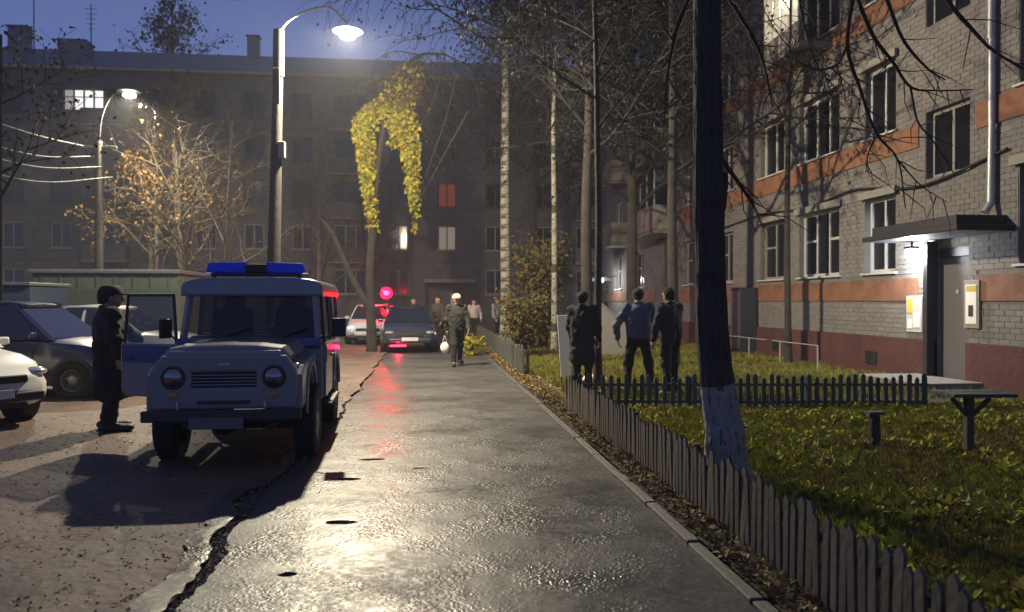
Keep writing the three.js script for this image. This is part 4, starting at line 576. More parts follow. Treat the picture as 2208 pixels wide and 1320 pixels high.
scatter('road_grit', new THREE.DodecahedronGeometry(1, 0).scale(1, 0.6, 1), 3800, 807, (r) => { const k = r(), z = lerp(-2.6, -13, r()), e = edgeX(z); const x = k < 0.6 ? e - crackW(z) * r() - 0.04 * (r() - 0.5) : e - 3 * Math.pow(r(), 2); return V(x, k < 0.6 ? -0.02 + 0.02 * r() : lotY(x, z), z); }, () => [0.12, 0.10, 0.085], 'loose grit along the broken road edge', 'gravel', 0.008, 3);
console.log('vegetation');

// ------------------------------------------------------------------ vehicles (local +z is the front)
function wheel(parent, x, z, R, w, rimMat = M.rim) {
  const s = Math.sign(x), prof = [[R * 0.6, -w / 2], [R * 0.93, -w / 2], [R, -w * 0.36], [R, w * 0.36], [R * 0.93, w / 2], [R * 0.6, w / 2], [R * 0.6, -w / 2]].map(p => new THREE.Vector2(p[0], p[1]));
  const t = mesh('wheel', new THREE.LatheGeometry(prof, 28).rotateZ(Math.PI / 2).translate(x, R, z), M.rubber, parent);
  const rp = [[0.0, 0.05], [R * 0.2, 0.06], [R * 0.28, 0.02], [R * 0.5, 0.0], [R * 0.58, 0.05], [R * 0.62, 0.06]].map(p => new THREE.Vector2(p[0] + 0.0001, p[1]));
  mesh('rim', new THREE.LatheGeometry(rp, 24).rotateZ(-Math.PI / 2 * s).translate(x + s * (w / 2 - 0.06), R, z), rimMat, t);
  for (let i = 0; i < 5; i++) { const a = i / 5 * 6.283; mesh('wheel_nut', sphere(0.014, x + s * (w / 2 - 0.03), R + Math.cos(a) * R * 0.33, z + Math.sin(a) * R * 0.33, 1, 1, 1, 6), M.chrome, t); }
  const lugs = []; for (let i = 0; i < 30; i++) { const a = i / 30 * 6.283; for (const k of [-1, 1]) lugs.push(box(w * 0.4, 0.016, R * 0.11).rotateX(0).translate(0, 0, 0).rotateY(k * 0.35).translate(k * w * 0.23, R + 0.004, 0).rotateX(a + k * 0.05).translate(x, R, z)); }
  mesh('tread', merge(lugs), M.rubber, t); return t;
}
{ // police jeep
  const j = thing('police_jeep', 'boxy police jeep with blue light bar and an open front door', 'jeep', [-1.945, 0, -9.5], 0.036); j.scale.setScalar(0.96);
  const PA = paint(0.175, 0.173, 0.188, 0.34), PB = paint(0.02, 0.04, 0.16, 0.34), JL = new THREE.MeshPhysicalMaterial({ color: rgb(0.20, 0.20, 0.21), metalness: 0.9, roughness: 0.18, clearcoat: 1, clearcoatRoughness: 0.03 }), JG = new THREE.MeshPhysicalMaterial({ color: rgb(0.28, 0.29, 0.31), roughness: 0.03, transmission: 1, thickness: 0, ior: 1.5 });
  const arch = (cz, cy, R, n = 12) => [...Array(n + 1).keys()].map(i => { const a = Math.PI * (1 - i / n); return [cz + Math.cos(a) * R, cy + Math.sin(a) * R]; });
  const side = (pts, x0, x1, bev = 0.015) => extrude(pts.map(p => [-p[0], p[1]]), x1 - x0 - 2 * bev, bev).rotateY(Math.PI / 2).translate(x0 + bev, 0, 0);   // outline in (z,y), extruded over x
  // tub with rear wheel arches; outline runs front to back
  const rear = arch(-1.23, 0.5, 0.46);
  mesh('tub', side([[0.60, 0.55], [0.60, 1.17], [-1.98, 1.17], [-1.98, 0.58], ...rear.filter(p => p[1] > 0.58)], -0.8, 0.8), PA, j);
  for (const s of [-1, 1]) {
    const x0 = s < 0 ? -0.735 : 0.44, x1 = s < 0 ? -0.44 : 0.735, fa = arch(1.15, 0.52, 0.48).filter(p => p[1] > 0.56);
    const f = mesh('front_fender', side([[1.93, 0.62], [1.93, 0.93], [1.80, 1.00], [0.60, 1.06], [0.60, 0.56], ...fa], x0, x1, 0.03), PA, j);
    mesh('turn_lamp', sphere(0.045, s * 0.66, 1.02, 1.78, 1, 0.7, 1.3, 12), M.lens, f);
    mesh('arch_trim', polyTube(arch(1.15, 0.52, 0.485, 16).map(p => V(s * 0.74, p[1], p[0])), Array(17).fill(0.018), 6), PA, f);
    const ra = polyTube(arch(-1.23, 0.5, 0.47, 16).map(p => V(s * 0.82, p[1], p[0])), Array(17).fill(0.022), 6); mesh('arch_trim', ra, PA, j);
    wheel(j, s * 0.70, 1.15, 0.38, 0.22); wheel(j, s * 0.715, -1.23, 0.38, 0.22);
    mesh('running_board', rbox(0.16, 0.04, 1.2, 0.01, s * 0.82, 0.46, -0.1), M.plastic, j);
    for (const z of [1.2, -1.2]) mesh('leaf_spring', rbox(0.07, 0.05, 1.1, 0.01, s * 0.42, 0.42, z), M.steelDark, j);
    mesh('chassis_rail', rbox(0.09, 0.12, 3.9, 0.01, s * 0.40, 0.53, 0), M.steelDark, j);
  }
  mesh('engine_bay', box(0.98, 0.42, 1.15, 0, 0.80, 1.2), M.black, j);
  // bonnet, crowned, with rounded front lip
  { const hs = [[-0.56, 1.00], [-0.58, 1.08], [-0.52, 1.145], [-0.3, 1.17], [0, 1.178], [0.3, 1.17], [0.52, 1.145], [0.58, 1.08], [0.56, 1.00]];
    const g = extrude(hs, 1.24, 0.03).translate(0, -1.09, 0).rotateX(0.018).translate(0, 1.15, 0.63); const bo = mesh('bonnet', g, PA, j); mesh('bonnet_lip', rbox(1.08, 0.075, 0.08, 0.035, 0, 1.15, 1.93, 3), PA, bo); mesh('bonnet_rib', merge([rbox(0.05, 0.012, 1.1, 0.005, -0.3, 1.186, 1.22), rbox(0.05, 0.012, 1.1, 0.005, 0.3, 1.186, 1.22)]).translate(0, -1.1, -0.6).rotateX(0.018).translate(0, 1.152, 0.62), PA, bo); }
  // front panel with grille
  { const pn = extrude([[-0.65, 0.64], [0.65, 0.64], [0.675, 0.80], [0.665, 0.99], [0.57, 1.12], [-0.57, 1.12], [-0.665, 0.99], [-0.675, 0.80]], 0.05, 0.02, [[[-0.32, 0.80], [-0.32, 1.0], [0.32, 1.0], [0.32, 0.80]]]).translate(0, 0, 1.93);
    const fp = mesh('front_panel', pn, PA, j); mesh('grille_back', box(0.66, 0.22, 0.02, 0, 0.9, 1.925), M.black, fp);
    for (let i = 0; i < 6; i++) mesh('grille_slat', rbox(0.65, 0.014, 0.03, 0.005, 0, 0.822 + i * 0.032, 1.965), PA, fp);
    for (const s of [-1, 1]) { const h = mesh('headlight', new THREE.LatheGeometry([[0, 0.045], [0.05, 0.038], [0.085, 0.015], [0.092, 0]].map(p => new THREE.Vector2(p[0], p[1])), 24).rotateX(Math.PI / 2).translate(s * 0.47, 0.93, 2.0), JL, j); mesh('bezel', new THREE.TorusGeometry(0.1, 0.016, 8, 24).translate(s * 0.47, 0.93, 2.0), M.plastic, h); }
  }
  mesh('bumper', merge([rbox(1.48, 0.11, 0.07, 0.02, 0, 0.57, 2.08, 3), box(0.06, 0.06, 0.14, -0.4, 0.56, 2.0), box(0.06, 0.06, 0.14, 0.4, 0.56, 2.0)]), M.plastic, j);
  for (const s of [-1, 1]) mesh('tow_hook', new THREE.TorusGeometry(0.035, 0.012, 6, 12, 4.6).rotateY(Math.PI / 2).translate(s * 0.4, 0.665, 2.09), M.zinc, j);
  for (const s of [-1, 1]) { mesh('bonnet_seam', rbox(0.008, 0.012, 1.2, 0.003, s * 0.60, 1.075, 1.25), M.black, j); mesh('parking_lamp', rbox(0.09, 0.05, 0.03, 0.012, s * 0.47, 0.76, 2.005), M.amber, j); mesh('bonnet_latch', rbox(0.03, 0.08, 0.02, 0.006, s * 0.585, 1.06, 1.6), M.plastic, j); }
  mesh('badge', rbox(0.12, 0.035, 0.008, 0.003, 0, 1.05, 2.004), M.chrome, j); mesh('tow_bar', rbox(0.5, 0.03, 0.03, 0.01, 0, 0.69, 2.02), M.plastic, j);
  mesh('number_plate', rbox(0.5, 0.11, 0.01, 0.004, -0.05, 0.50, 2.12), std(0.10, 0.10, 0.10, 0.6), j);
  mesh('front_axle', merge([bar(V(-0.64, 0.38, 1.15), V(0.64, 0.38, 1.15), 0.055), sphere(0.15, -0.18, 0.38, 1.15), bar(V(-0.6, 0.34, 1.32), V(0.6, 0.34, 1.32), 0.02)]), M.steelDark, j);
  mesh('rear_axle', merge([bar(V(-0.64, 0.38, -1.23), V(0.64, 0.38, -1.23), 0.055), sphere(0.15, 0, 0.38, -1.23)]), M.steelDark, j);
  // cabin: windscreen frame, roof, pillars, glass
  mesh('cowl', rbox(1.6, 0.12, 0.22, 0.03, 0, 1.19, 0.56), PB, j);
  const wf = [V(-0.75, 1.2, 0.56), V(0.75, 1.2, 0.56), V(0.70, 1.76, 0.42), V(-0.70, 1.76, 0.42)];
  const ws = mesh('windscreen_frame', merge([flatBar(wf[0], wf[1], 0.06, 0.06), flatBar(wf[1], wf[2], 0.06, 0.06), flatBar(wf[2], wf[3], 0.07, 0.06), flatBar(wf[3], wf[0], 0.06, 0.06)]), PA, j);
  const quad = (a, b, c, d) => { const g = new THREE.BufferGeometry(); g.setAttribute('position', new THREE.Float32BufferAttribute([a, b, c, a, c, d].flatMap(v => v.toArray()), 3)); g.setAttribute('uv', new THREE.Float32BufferAttribute([0, 0, 1, 0, 1, 1, 0, 0, 1, 1, 0, 1], 2)); g.computeVertexNormals(); return g; };
  mesh('windscreen', quad(...wf), JG, ws);
  for (const x of [-0.35, 0.3]) mesh('wiper', bar(V(x, 1.24, 0.575), V(x + 0.34, 1.36, 0.55), 0.009, 0.006, 5), M.black, ws);
  { const rs = []; for (let i = 0; i <= 20; i++) { const a = Math.PI * (1 - i / 20); rs.push([Math.sign(Math.cos(a)) * Math.pow(Math.abs(Math.cos(a)), 0.35) * 0.77, 1.775 + Math.pow(Math.sin(a), 0.55) * 0.14]); }
    mesh('roof', extrude([[-0.77, 1.755], ...rs, [0.77, 1.755]].filter((p, i, l) => !i || Math.hypot(p[0] - l[i - 1][0], p[1] - l[i - 1][1]) > 1e-4), 2.42, 0.03).translate(0, 0, -1.97), PA, j); }
  for (const s of [-1, 1]) {
    const X = (y) => s * lerp(0.79, 0.745, (y - 1.17) / 0.6);
    const seg = [[0.46, 0.52], [-0.40, -0.36], [-1.12, -1.08], [-1.94, -1.94]];
    for (const [zt, zb] of [[-0.38, -0.38], [-1.10, -1.10], [-1.93, -1.93]]) mesh('pillar', flatBar(V(X(1.15), 1.15, zb), V(X(1.77), 1.77, zt), 0.05, 0.08), PA, j);
    for (const [a, b] of [[-0.43, -1.06], [-1.14, -1.89]]) mesh('side_window', quad(V(X(1.22), 1.2, a), V(X(1.22), 1.2, b), V(X(1.75), 1.75, b), V(X(1.75), 1.75, a)), JG, j);
    mesh('waist_stripe', box(0.012, 0.2, 1.5, s * 0.807, 1.05, -1.2), PB, j);
    // front doors
    const hinge = new THREE.Group(); const dm = mesh('front_door', side([[0, 0.56], [0, 1.17], [-0.88, 1.17], [-0.88, 0.62], [-0.82, 0.56]], -0.02, 0.025, 0.008), PA, j);
    dm.position.set(s * 0.812, 0, 0.5); dm.rotation.y = s < 0 ? 1.02 : 0;
    mesh('door_stripe', box(0.06, 0.2, 0.86, 0.002, 1.05, -0.44), PB, dm);
    const q = [V(0, 1.17, -0.03), V(-s * 0.045, 1.74, -0.12), V(-s * 0.045, 1.74, -0.84), V(0, 1.17, -0.85)];
    mesh('door_frame', merge([bar(q[0], q[1], 0.018), bar(q[1], q[2], 0.018), bar(q[2], q[3], 0.018)]), M.plastic, dm);
    mesh('door_window', quad(q[0], q[3], q[2], q[1]), JG, dm);
    mesh('door_handle', rbox(0.03, 0.03, 0.14, 0.01, s * 0.04, 1.0, -0.74), M.plastic, dm);
    mesh('mirror', merge([rbox(0.16, 0.22, 0.05, 0.02, s * 0.17, 1.36, -0.02), bar(V(0, 1.22, -0.04), V(s * 0.13, 1.32, -0.02), 0.01)]), M.black, dm);
    mesh('door_card', rbox(0.02, 0.5, 0.76, 0.008, -s * 0.028, 0.88, -0.44), M.plastic, dm);
    // seats
    const st = mesh('seat', merge([rbox(0.5, 0.14, 0.5, 0.05, s * 0.37, 1.08, -0.12), rbox(0.48, 0.52, 0.12, 0.05, s * 0.37, 1.32, -0.38), rbox(0.26, 0.17, 0.09, 0.04, s * 0.37, 1.64, -0.40)]), M.seat, j);
  }
  mesh('steering_wheel', new THREE.TorusGeometry(0.19, 0.014, 8, 24).rotateX(-0.9).translate(0.37, 1.27, 0.22), M.black, j);
  mesh('dashboard', rbox(1.4, 0.14, 0.2, 0.04, 0, 1.2, 0.42), M.plastic, j);
  const rw = [V(-0.7, 1.17, -1.96), V(0.7, 1.17, -1.96), V(0.68, 1.77, -1.94), V(-0.68, 1.77, -1.94)]; mesh('rear_window_frame', merge([flatBar(rw[0], rw[1], 0.1, 0.05), flatBar(rw[1], rw[2], 0.18, 0.05), flatBar(rw[2], rw[3], 0.1, 0.05), flatBar(rw[3], rw[0], 0.18, 0.05), flatBar(V(0, 1.17, -1.95), V(0, 1.77, -1.94), 0.09, 0.05)]), PA, j); mesh('rear_window', quad(...rw), JG, j);
  mesh('spare_wheel', new THREE.TorusGeometry(0.29, 0.095, 10, 24).translate(0, 0.98, -2.08), M.rubber, j);
  // light bar: two blue lens ends and a dark middle
  const BL = new THREE.MeshPhysicalMaterial({ color: rgb(0.02, 0.10, 0.85), roughness: 0.25, transmission: 0.75, thickness: 0, ior: 1.45, side: THREE.DoubleSide });
  const lb = mesh('light_bar', merge([rbox(1.04, 0.04, 0.26, 0.015, 0, 1.985, 0.12), box(0.05, 0.1, 0.06, -0.5, 1.94, 0.12), box(0.05, 0.1, 0.06, 0.5, 1.94, 0.12)]), M.plastic, j);
  for (const s of [-1, 1]) { mesh('blue_lens', extrude([[0.13, 0], [0.56, 0], [0.53, 0.088], [0.13, 0.10]].map(p => [s * p[0], p[1]]), 0.24, 0.015).translate(0, 2.02, 0.0), BL, lb); mesh('reflector', rbox(0.1, 0.07, 0.1, 0.02, s * 0.4, 2.05, 0.12), M.chrome, lb); }
  mesh('speaker_box', rbox(0.26, 0.10, 0.26, 0.015, 0, 2.06, 0.12), M.black, lb);
}
function loft(st, n = 9) {                                                    // st: [z, halfWidth, bottom, top, shoulder] stations
  const pos = [], uv = [], idx = [], sec = ([z, w, b, t, k = 0.92]) => [[0, b], [0.78 * w, b], [0.96 * w, b + 0.06], [w, lerp(b, t, 0.35)], [0.995 * w, lerp(b, t, 0.62)], [k * w, t - 0.05 * (t - b)], [0.84 * k * w, t], [0, t + 0.022]];
  const ring = (s) => { const h = sec(s); return [...h, ...h.slice(1, -1).reverse().map(p => [-p[0], p[1]])]; }, m = 14;
  st.forEach((s, i) => ring(s).forEach(([x, y]) => { pos.push(x, y, s[0]); uv.push(s[0], y); }));
  for (let i = 0; i + 1 < st.length; i++) for (let k = 0; k < m; k++) { const a = i * m + k, b = i * m + (k + 1) % m; idx.push(a, b, a + m, b, b + m, a + m); }
  for (const e of [0, st.length - 1]) for (let k = 1; k + 1 < m; k++) idx.push(...(e ? [e * m, e * m + k, e * m + k + 1] : [0, k + 1, k]));
  const g = new THREE.BufferGeometry(); g.setAttribute('position', new THREE.Float32BufferAttribute(pos, 3)); g.setAttribute('uv', new THREE.Float32BufferAttribute(uv, 2)); g.setIndex(idx); return toCreasedNormals(g, 0.75);
}
function car(name, label, pos, turn, o) {
  const c = thing(name, label, 'car', pos, turn, 'cars parked in the yard'), W = o.W || 0.87, L = o.L || 4.3, H = o.H || 1.46, belt = o.belt || 0.92, e = L / 2, P = o.paint, back = o.hatch ? belt : belt + 0.02;
  mesh('body', loft([[-e, W * 0.78, 0.42, belt - 0.18, 0.9], [-e + 0.10, W * 0.9, 0.32, belt - 0.04], [-e + 0.45, W * 0.98, 0.24, back], [-e + 1.2, W, 0.2, belt + 0.01], [0, W, 0.18, belt], [e - 1.35, W, 0.2, belt - 0.01], [e - 0.8, W * 0.985, 0.22, belt - 0.06, 0.9], [e - 0.35, W * 0.95, 0.24, belt - 0.15, 0.88], [e - 0.1, W * 0.84, 0.28, belt - 0.26, 0.86], [e, W * 0.7, 0.36, belt - 0.36, 0.86]]), P, c);
  const wb = W * 0.9, wt = W * 0.68, zA = e - 1.25, zAt = e - 2.0, zCt = o.hatch ? -e + 0.75 : -e + 1.35, zC = o.hatch ? -e + 0.25 : -e + 0.62, yt = H - 0.06;
  const q = (a, b, d, f, inset = 0.06) => { const m = a.clone().add(b).add(d).add(f).multiplyScalar(0.25), n = b.clone().sub(a).cross(f.clone().sub(a)).normalize(); if (n.dot(m.clone().sub(V(0, 1, 0))) < 0) n.negate(); const v = [a, b, d, f].map(p => p.clone().lerp(m, inset).addScaledVector(n, 0.014)); const g = new THREE.BufferGeometry(); g.setAttribute('position', new THREE.Float32BufferAttribute([v[0], v[1], v[2], v[0], v[2], v[3]].flatMap(p => p.toArray()), 3)); g.setAttribute('uv', new THREE.Float32BufferAttribute(new Float32Array(12), 2)); g.computeVertexNormals(); return g; };
  const rf = loft([[zC, wb, belt - 0.06, belt + 0.01, 1], [zCt, wt / 0.92, belt - 0.06, H - 0.02], [lerp(zCt, zAt, 0.5), wt * 1.05 / 0.92, belt - 0.06, H], [zAt, wt / 0.92, belt - 0.06, H - 0.03], [zA, wb, belt - 0.1, belt - 0.03, 1]]);
  // cabin shell as a hull of eight corners, roof on top
  const A = (s) => V(s * wb, belt - 0.02, zA), At = (s) => V(s * wt, yt, zAt), Ct = (s) => V(s * wt, yt, zCt), Cc = (s) => V(s * wb, belt - 0.02, zC);
  const shell = []; const tri = (a, b, d) => shell.push(a, b, d), qd = (a, b, d, f) => { tri(a, b, d); tri(a, d, f); };
  qd(A(-1), A(1), At(1), At(-1)); qd(Cc(1), Cc(-1), Ct(-1), Ct(1)); qd(At(-1), At(1), Ct(1), Ct(-1)); for (const s of [-1, 1]) s > 0 ? qd(A(s), Cc(s), Ct(s), At(s)) : qd(Cc(s), A(s), At(s), Ct(s));
  const sg = new THREE.BufferGeometry(); sg.setAttribute('position', new THREE.Float32BufferAttribute(shell.flatMap(p => p.toArray()), 3)); sg.setAttribute('uv', new THREE.Float32BufferAttribute(new Float32Array(shell.length * 2), 2)); sg.computeVertexNormals();
  mesh('cabin', sg, P, c);
  mesh('roof', loft([[zCt - 0.1, wt * 0.93, yt - 0.03, yt - 0.005], [zCt + 0.1, wt * 1.02, yt - 0.01, yt + 0.035], [(zCt + zAt) / 2, wt * 1.04, yt - 0.01, yt + 0.05], [zAt - 0.1, wt * 1.02, yt - 0.01, yt + 0.03], [zAt + 0.1, wt * 0.95, yt - 0.04, yt - 0.01]]), P, c);
  mesh('windscreen', q(A(-1), A(1), At(1), At(-1)), M.carGlass, c); mesh('rear_window', q(Cc(1), Cc(-1), Ct(-1), Ct(1), 0.1), M.carGlass, c);
  for (const s of [-1, 1]) {
    const mid = (a, b, t) => a.clone().lerp(b, t);
    mesh('side_window', q(mid(A(s), Cc(s), 0.06), mid(A(s), Cc(s), 0.5), mid(At(s), Ct(s), 0.49), At(s), 0.05), M.carGlass, c); mesh('side_window', q(mid(A(s), Cc(s), 0.53), mid(A(s), Cc(s), 0.95), Ct(s), mid(At(s), Ct(s), 0.53), 0.05), M.carGlass, c);
    wheel(c, s * (W - 0.065), e - 0.85, o.R || 0.31, 0.2); wheel(c, s * (W - 0.065), -e + 0.8, o.R || 0.31, 0.2);
    for (const z of [e - 0.85, -e + 0.8]) mesh('wheel_arch', new THREE.CylinderGeometry((o.R || 0.31) + 0.05, (o.R || 0.31) + 0.05, 0.2, 24).rotateZ(Math.PI / 2).translate(s * (W - 0.095), (o.R || 0.31) + 0.02, z), M.black, c);
    mesh('headlight', sphere(0.14, s * W * 0.70, belt - 0.29, e - 0.17, 1.15, 0.45, 0.9), o.lit ? o.lit : M.lens, c); mesh('tail_light', rbox(0.24, 0.14, 0.1, 0.03, s * W * 0.74, belt - 0.2, -e + 0.05), M.redLens, c);
    mesh('mirror', rbox(0.16, 0.11, 0.08, 0.03, s * (wb + 0.11), belt + 0.06, zA - 0.25), P, c);
    mesh('door_handle', rbox(0.02, 0.025, 0.15, 0.008, s * (W * 0.985 + 0.004), belt - 0.16, -0.1), o.paint, c); for (const z of [0.62, -0.42]) mesh('door_seam', box(0.012, belt - 0.36, 0.012, s * (W + 0.001), (belt + 0.24) / 2 + 0.03, z), M.black, c); mesh('sill_trim', rbox(0.03, 0.06, L * 0.5, 0.01, s * (W - 0.01), 0.24, 0), M.plastic, c);
  }
  mesh('grille', rbox(W * 1.0, 0.10, 0.06, 0.02, 0, belt - 0.36, e - 0.005), M.black, c); mesh('bumper', rbox(W * 1.5, 0.14, 0.12, 0.05, 0, 0.40, e - 0.02, 3), o.bumper || P, c); mesh('air_intake', rbox(W * 1.0, 0.07, 0.04, 0.02, 0, 0.29, e + 0.0), M.black, c);
  mesh('number_plate', rbox(0.5, 0.11, 0.012, 0.004, 0, 0.44, e + 0.05), M.plate, c); mesh('number_plate', rbox(0.5, 0.11, 0.012, 0.004, 0, 0.6, -e - 0.01), M.plate, c);
  return c;
}
{
  const whiteP = paint(0.62, 0.62, 0.58), blueP = paint(0.010, 0.013, 0.045, 0.3), darkP = paint(0.028, 0.028, 0.045, 0.3), silverP = paint(0.35, 0.36, 0.36), pale = paint(0.5, 0.52, 0.54);
  car('white_car', 'white car with its nose beside the dark blue car at the edge of the lot', [-7.05, 0, -11.6], 0.93, { paint: whiteP, H: 1.5, belt: 0.98, hatch: true, bumper: M.plastic });
  car('dark_blue_car', 'dark blue car parked behind the white nose, left of the open jeep door', [-6.9, 0, -14.6], 1.42, { paint: blueP, H: 1.6, belt: 0.98, hatch: true });
  car('silver_car', 'silver car showing through the window of the open jeep door', [-6.9, 0, -18.4], 1.5, { paint: silverP, H: 1.52, belt: 0.95 });
  const s = car('dark_sedan', 'dark sedan facing the camera on the wet road with a red glow under its bumper', [-0.62, 0, -26.6], 0.05, { paint: darkP, H: 1.46, L: 4.4, bumper: darkP });
  const strobe = mesh('red_strobe', rbox(0.5, 0.06, 0.04, 0.02, -0.36, 0.24, 2.24), glow(1, 0.03, 0.10, 3.5), s);
  pointLight('red_strobe_light', LAMP_RED, 0.9, V(-0.62 - 0.36 + 0.11, 0.22, -26.6 + 2.32), 3);
  car('pale_car', 'pale car with a bright headlight behind the yellow tree trunk', [-2.15, 0, -31.5], 0.0, { paint: pale, H: 1.48, lit: glow(0.75, 0.95, 1, 1.6) });
  const bp = atZ(833, 632, -31.3), b = thing('red_beacon', 'glowing red beacon standing on the roof of the pale car', 'beacon', [bp.x, 1.46, -31.3]);
  mesh('beacon_base', new THREE.CylinderGeometry(0.11, 0.14, 0.06, 20).translate(0, 0.03, 0), M.plastic, b); mesh('beacon_stem', bar(V(0, 0.05, 0), V(0, bp.y - 1.46 - 0.1, 0), 0.03), M.plastic, b);
  mesh('beacon_bulb', sphere(0.11, 0, bp.y - 1.46, 0, 1.15, 0.8, 1.15), glow(1, 0.3, 0.4, 12), b); mesh('beacon_dome', sphere(0.24, 0, bp.y - 1.46, 0, 1.0, 0.95, 1.0, 20), new THREE.MeshPhysicalMaterial({ color: rgb(1, 0.10, 0.20), roughness: 0.25, transmission: 0.95, thickness: 0, side: THREE.DoubleSide }), b);
  pointLight('red_beacon_light', LAMP_RED, BEACON_CD, bp, 4);
}
console.log('vehicles');

// ------------------------------------------------------------------ people
function surfaceNets(lo, hi, cell, f) {                                       // smooth indexed mesh of f = 0
  const n = [0, 1, 2].map(i => Math.ceil((hi[i] - lo[i]) / cell) + 1), [nx, ny, nz] = n, val = new Float32Array(nx * ny * nz), id = (i, j, k) => i + nx * (j + ny * k);
  for (let k = 0; k < nz; k++) for (let j = 0; j < ny; j++) for (let i = 0; i < nx; i++) val[id(i, j, k)] = f(lo[0] + i * cell, lo[1] + j * cell, lo[2] + k * cell);
  const vid = new Int32Array(nx * ny * nz).fill(-1), pos = [], idx = [];
  for (let k = 0; k < nz - 1; k++) for (let j = 0; j < ny - 1; j++) for (let i = 0; i < nx - 1; i++) {
    let c = 0, sx = 0, sy = 0, sz = 0; const v = [];
    for (let q = 0; q < 8; q++) v.push(val[id(i + (q & 1), j + (q >> 1 & 1), k + (q >> 2))]);
    for (let a = 0; a < 8; a++) for (const b of [1, 2, 4]) if (!(a & b)) { const p = v[a], r = v[a | b]; if ((p < 0) !== (r < 0)) { const t = p / (p - r); c++; sx += (a & 1) + (b === 1 ? t : 0); sy += (a >> 1 & 1) + (b === 2 ? t : 0); sz += (a >> 2) + (b === 4 ? t : 0); } }
    if (c) { vid[id(i, j, k)] = pos.length / 3; pos.push(lo[0] + (i + sx / c) * cell, lo[1] + (j + sy / c) * cell, lo[2] + (k + sz / c) * cell); }
  }
  for (let k = 1; k < nz - 1; k++) for (let j = 1; j < ny - 1; j++) for (let i = 1; i < nx - 1; i++) {
    const s = val[id(i, j, k)] < 0, quad = (a, b, c, d, flip) => { if (a < 0 || b < 0 || c < 0 || d < 0) return; flip ? idx.push(a, c, b, a, d, c) : idx.push(a, b, c, a, c, d); };
    if (s !== (val[id(i + 1, j, k)] < 0)) quad(vid[id(i, j - 1, k - 1)], vid[id(i, j, k - 1)], vid[id(i, j, k)], vid[id(i, j - 1, k)], !s);
    if (s !== (val[id(i, j + 1, k)] < 0)) quad(vid[id(i - 1, j, k - 1)], vid[id(i, j, k - 1)], vid[id(i, j, k)], vid[id(i - 1, j, k)], s);
    if (s !== (val[id(i, j, k + 1)] < 0)) quad(vid[id(i - 1, j - 1, k)], vid[id(i, j - 1, k)], vid[id(i, j, k)], vid[id(i - 1, j, k)], !s);
  }
  const g = new THREE.BufferGeometry(); g.setAttribute('position', new THREE.Float32BufferAttribute(pos, 3)); g.setAttribute('uv', new THREE.Float32BufferAttribute(new Float32Array(pos.length / 3 * 2), 2)); g.setIndex(idx); g.computeVertexNormals(); return g;
}
function field(bones, k) {                                                    // tapered capsules joined by a smooth minimum
  const B = bones.map(([a, b, r0, r1]) => { const dx = b.x - a.x, dy = b.y - a.y, dz = b.z - a.z; return [a.x, a.y, a.z, dx, dy, dz, 1 / Math.max(1e-9, dx * dx + dy * dy + dz * dz), r0, r1]; });
  return (x, y, z) => { let d = 9; for (const c of B) { const px = x - c[0], py = y - c[1], pz = z - c[2], t = clamp((px * c[3] + py * c[4] + pz * c[5]) * c[6], 0, 1), qx = px - c[3] * t, qy = py - c[4] * t, qz = pz - c[5] * t, e = Math.sqrt(qx * qx + qy * qy + qz * qz) - (c[7] + (c[8] - c[7]) * t); const h = Math.max(k - Math.abs(d - e), 0) / k; d = Math.min(d, e) - h * h * k * 0.25; } return d; };
}
function skin(bones, cell, k, fold = 0) { const lo = [9, 9, 9], hi = [-9, -9, -9]; for (const [a, b, r0, r1] of bones) for (const [p, r] of [[a, r0], [b, r1]]) ['x', 'y', 'z'].forEach((q, i) => { lo[i] = Math.min(lo[i], p[q] - r - 2.5 * cell); hi[i] = Math.max(hi[i], p[q] + r + 2.5 * cell); }); const f = field(bones, k); return surfaceNets(lo, hi, cell, fold ? (x, y, z) => { const d = f(x, y, z); return Math.abs(d) > 0.05 ? d : d + fold * (vnoise(x * 9 + z * 5 + 20, y * 13 + x * 6 + 40) - 0.5) + fold * 0.7 * (vnoise(x * 21 + 60, y * 24 + z * 17 + 20) - 0.5); } : f); }
// a relaxed right hand hanging down from the wrist at the origin, palm towards -x (inside), thumb towards +z
const handGeo = (() => { const b = [[V(0, 0, -0.018), V(0, -0.075, -0.022), 0.017, 0.017], [V(0, 0, 0.012), V(0, -0.08, 0.022), 0.017, 0.017], [V(0, -0.03, 0), V(0, -0.078, 0), 0.018, 0.018]];
  [[0.030, 0.070, 0.0], [0.010, 0.080, 0.005], [-0.010, 0.074, 0.003], [-0.030, 0.058, 0]].forEach(([z, l, y]) => { const a = V(0, -0.08 - y, z * 0.9), m = V(-0.012, -0.08 - y - l * 0.48, z), m2 = V(-0.030, -0.08 - y - l * 0.8, z), e = V(-0.044, -0.08 - y - l * 0.95, z); b.push([a, m, 0.0088, 0.0082], [m, m2, 0.0082, 0.0075], [m2, e, 0.0075, 0.0065]); });
  b.push([V(0, -0.02, 0.02), V(-0.010, -0.055, 0.050), 0.013, 0.0105], [V(-0.010, -0.055, 0.050), V(-0.024, -0.085, 0.056), 0.0105, 0.008]); return skin(b, 0.005, 0.006); })();
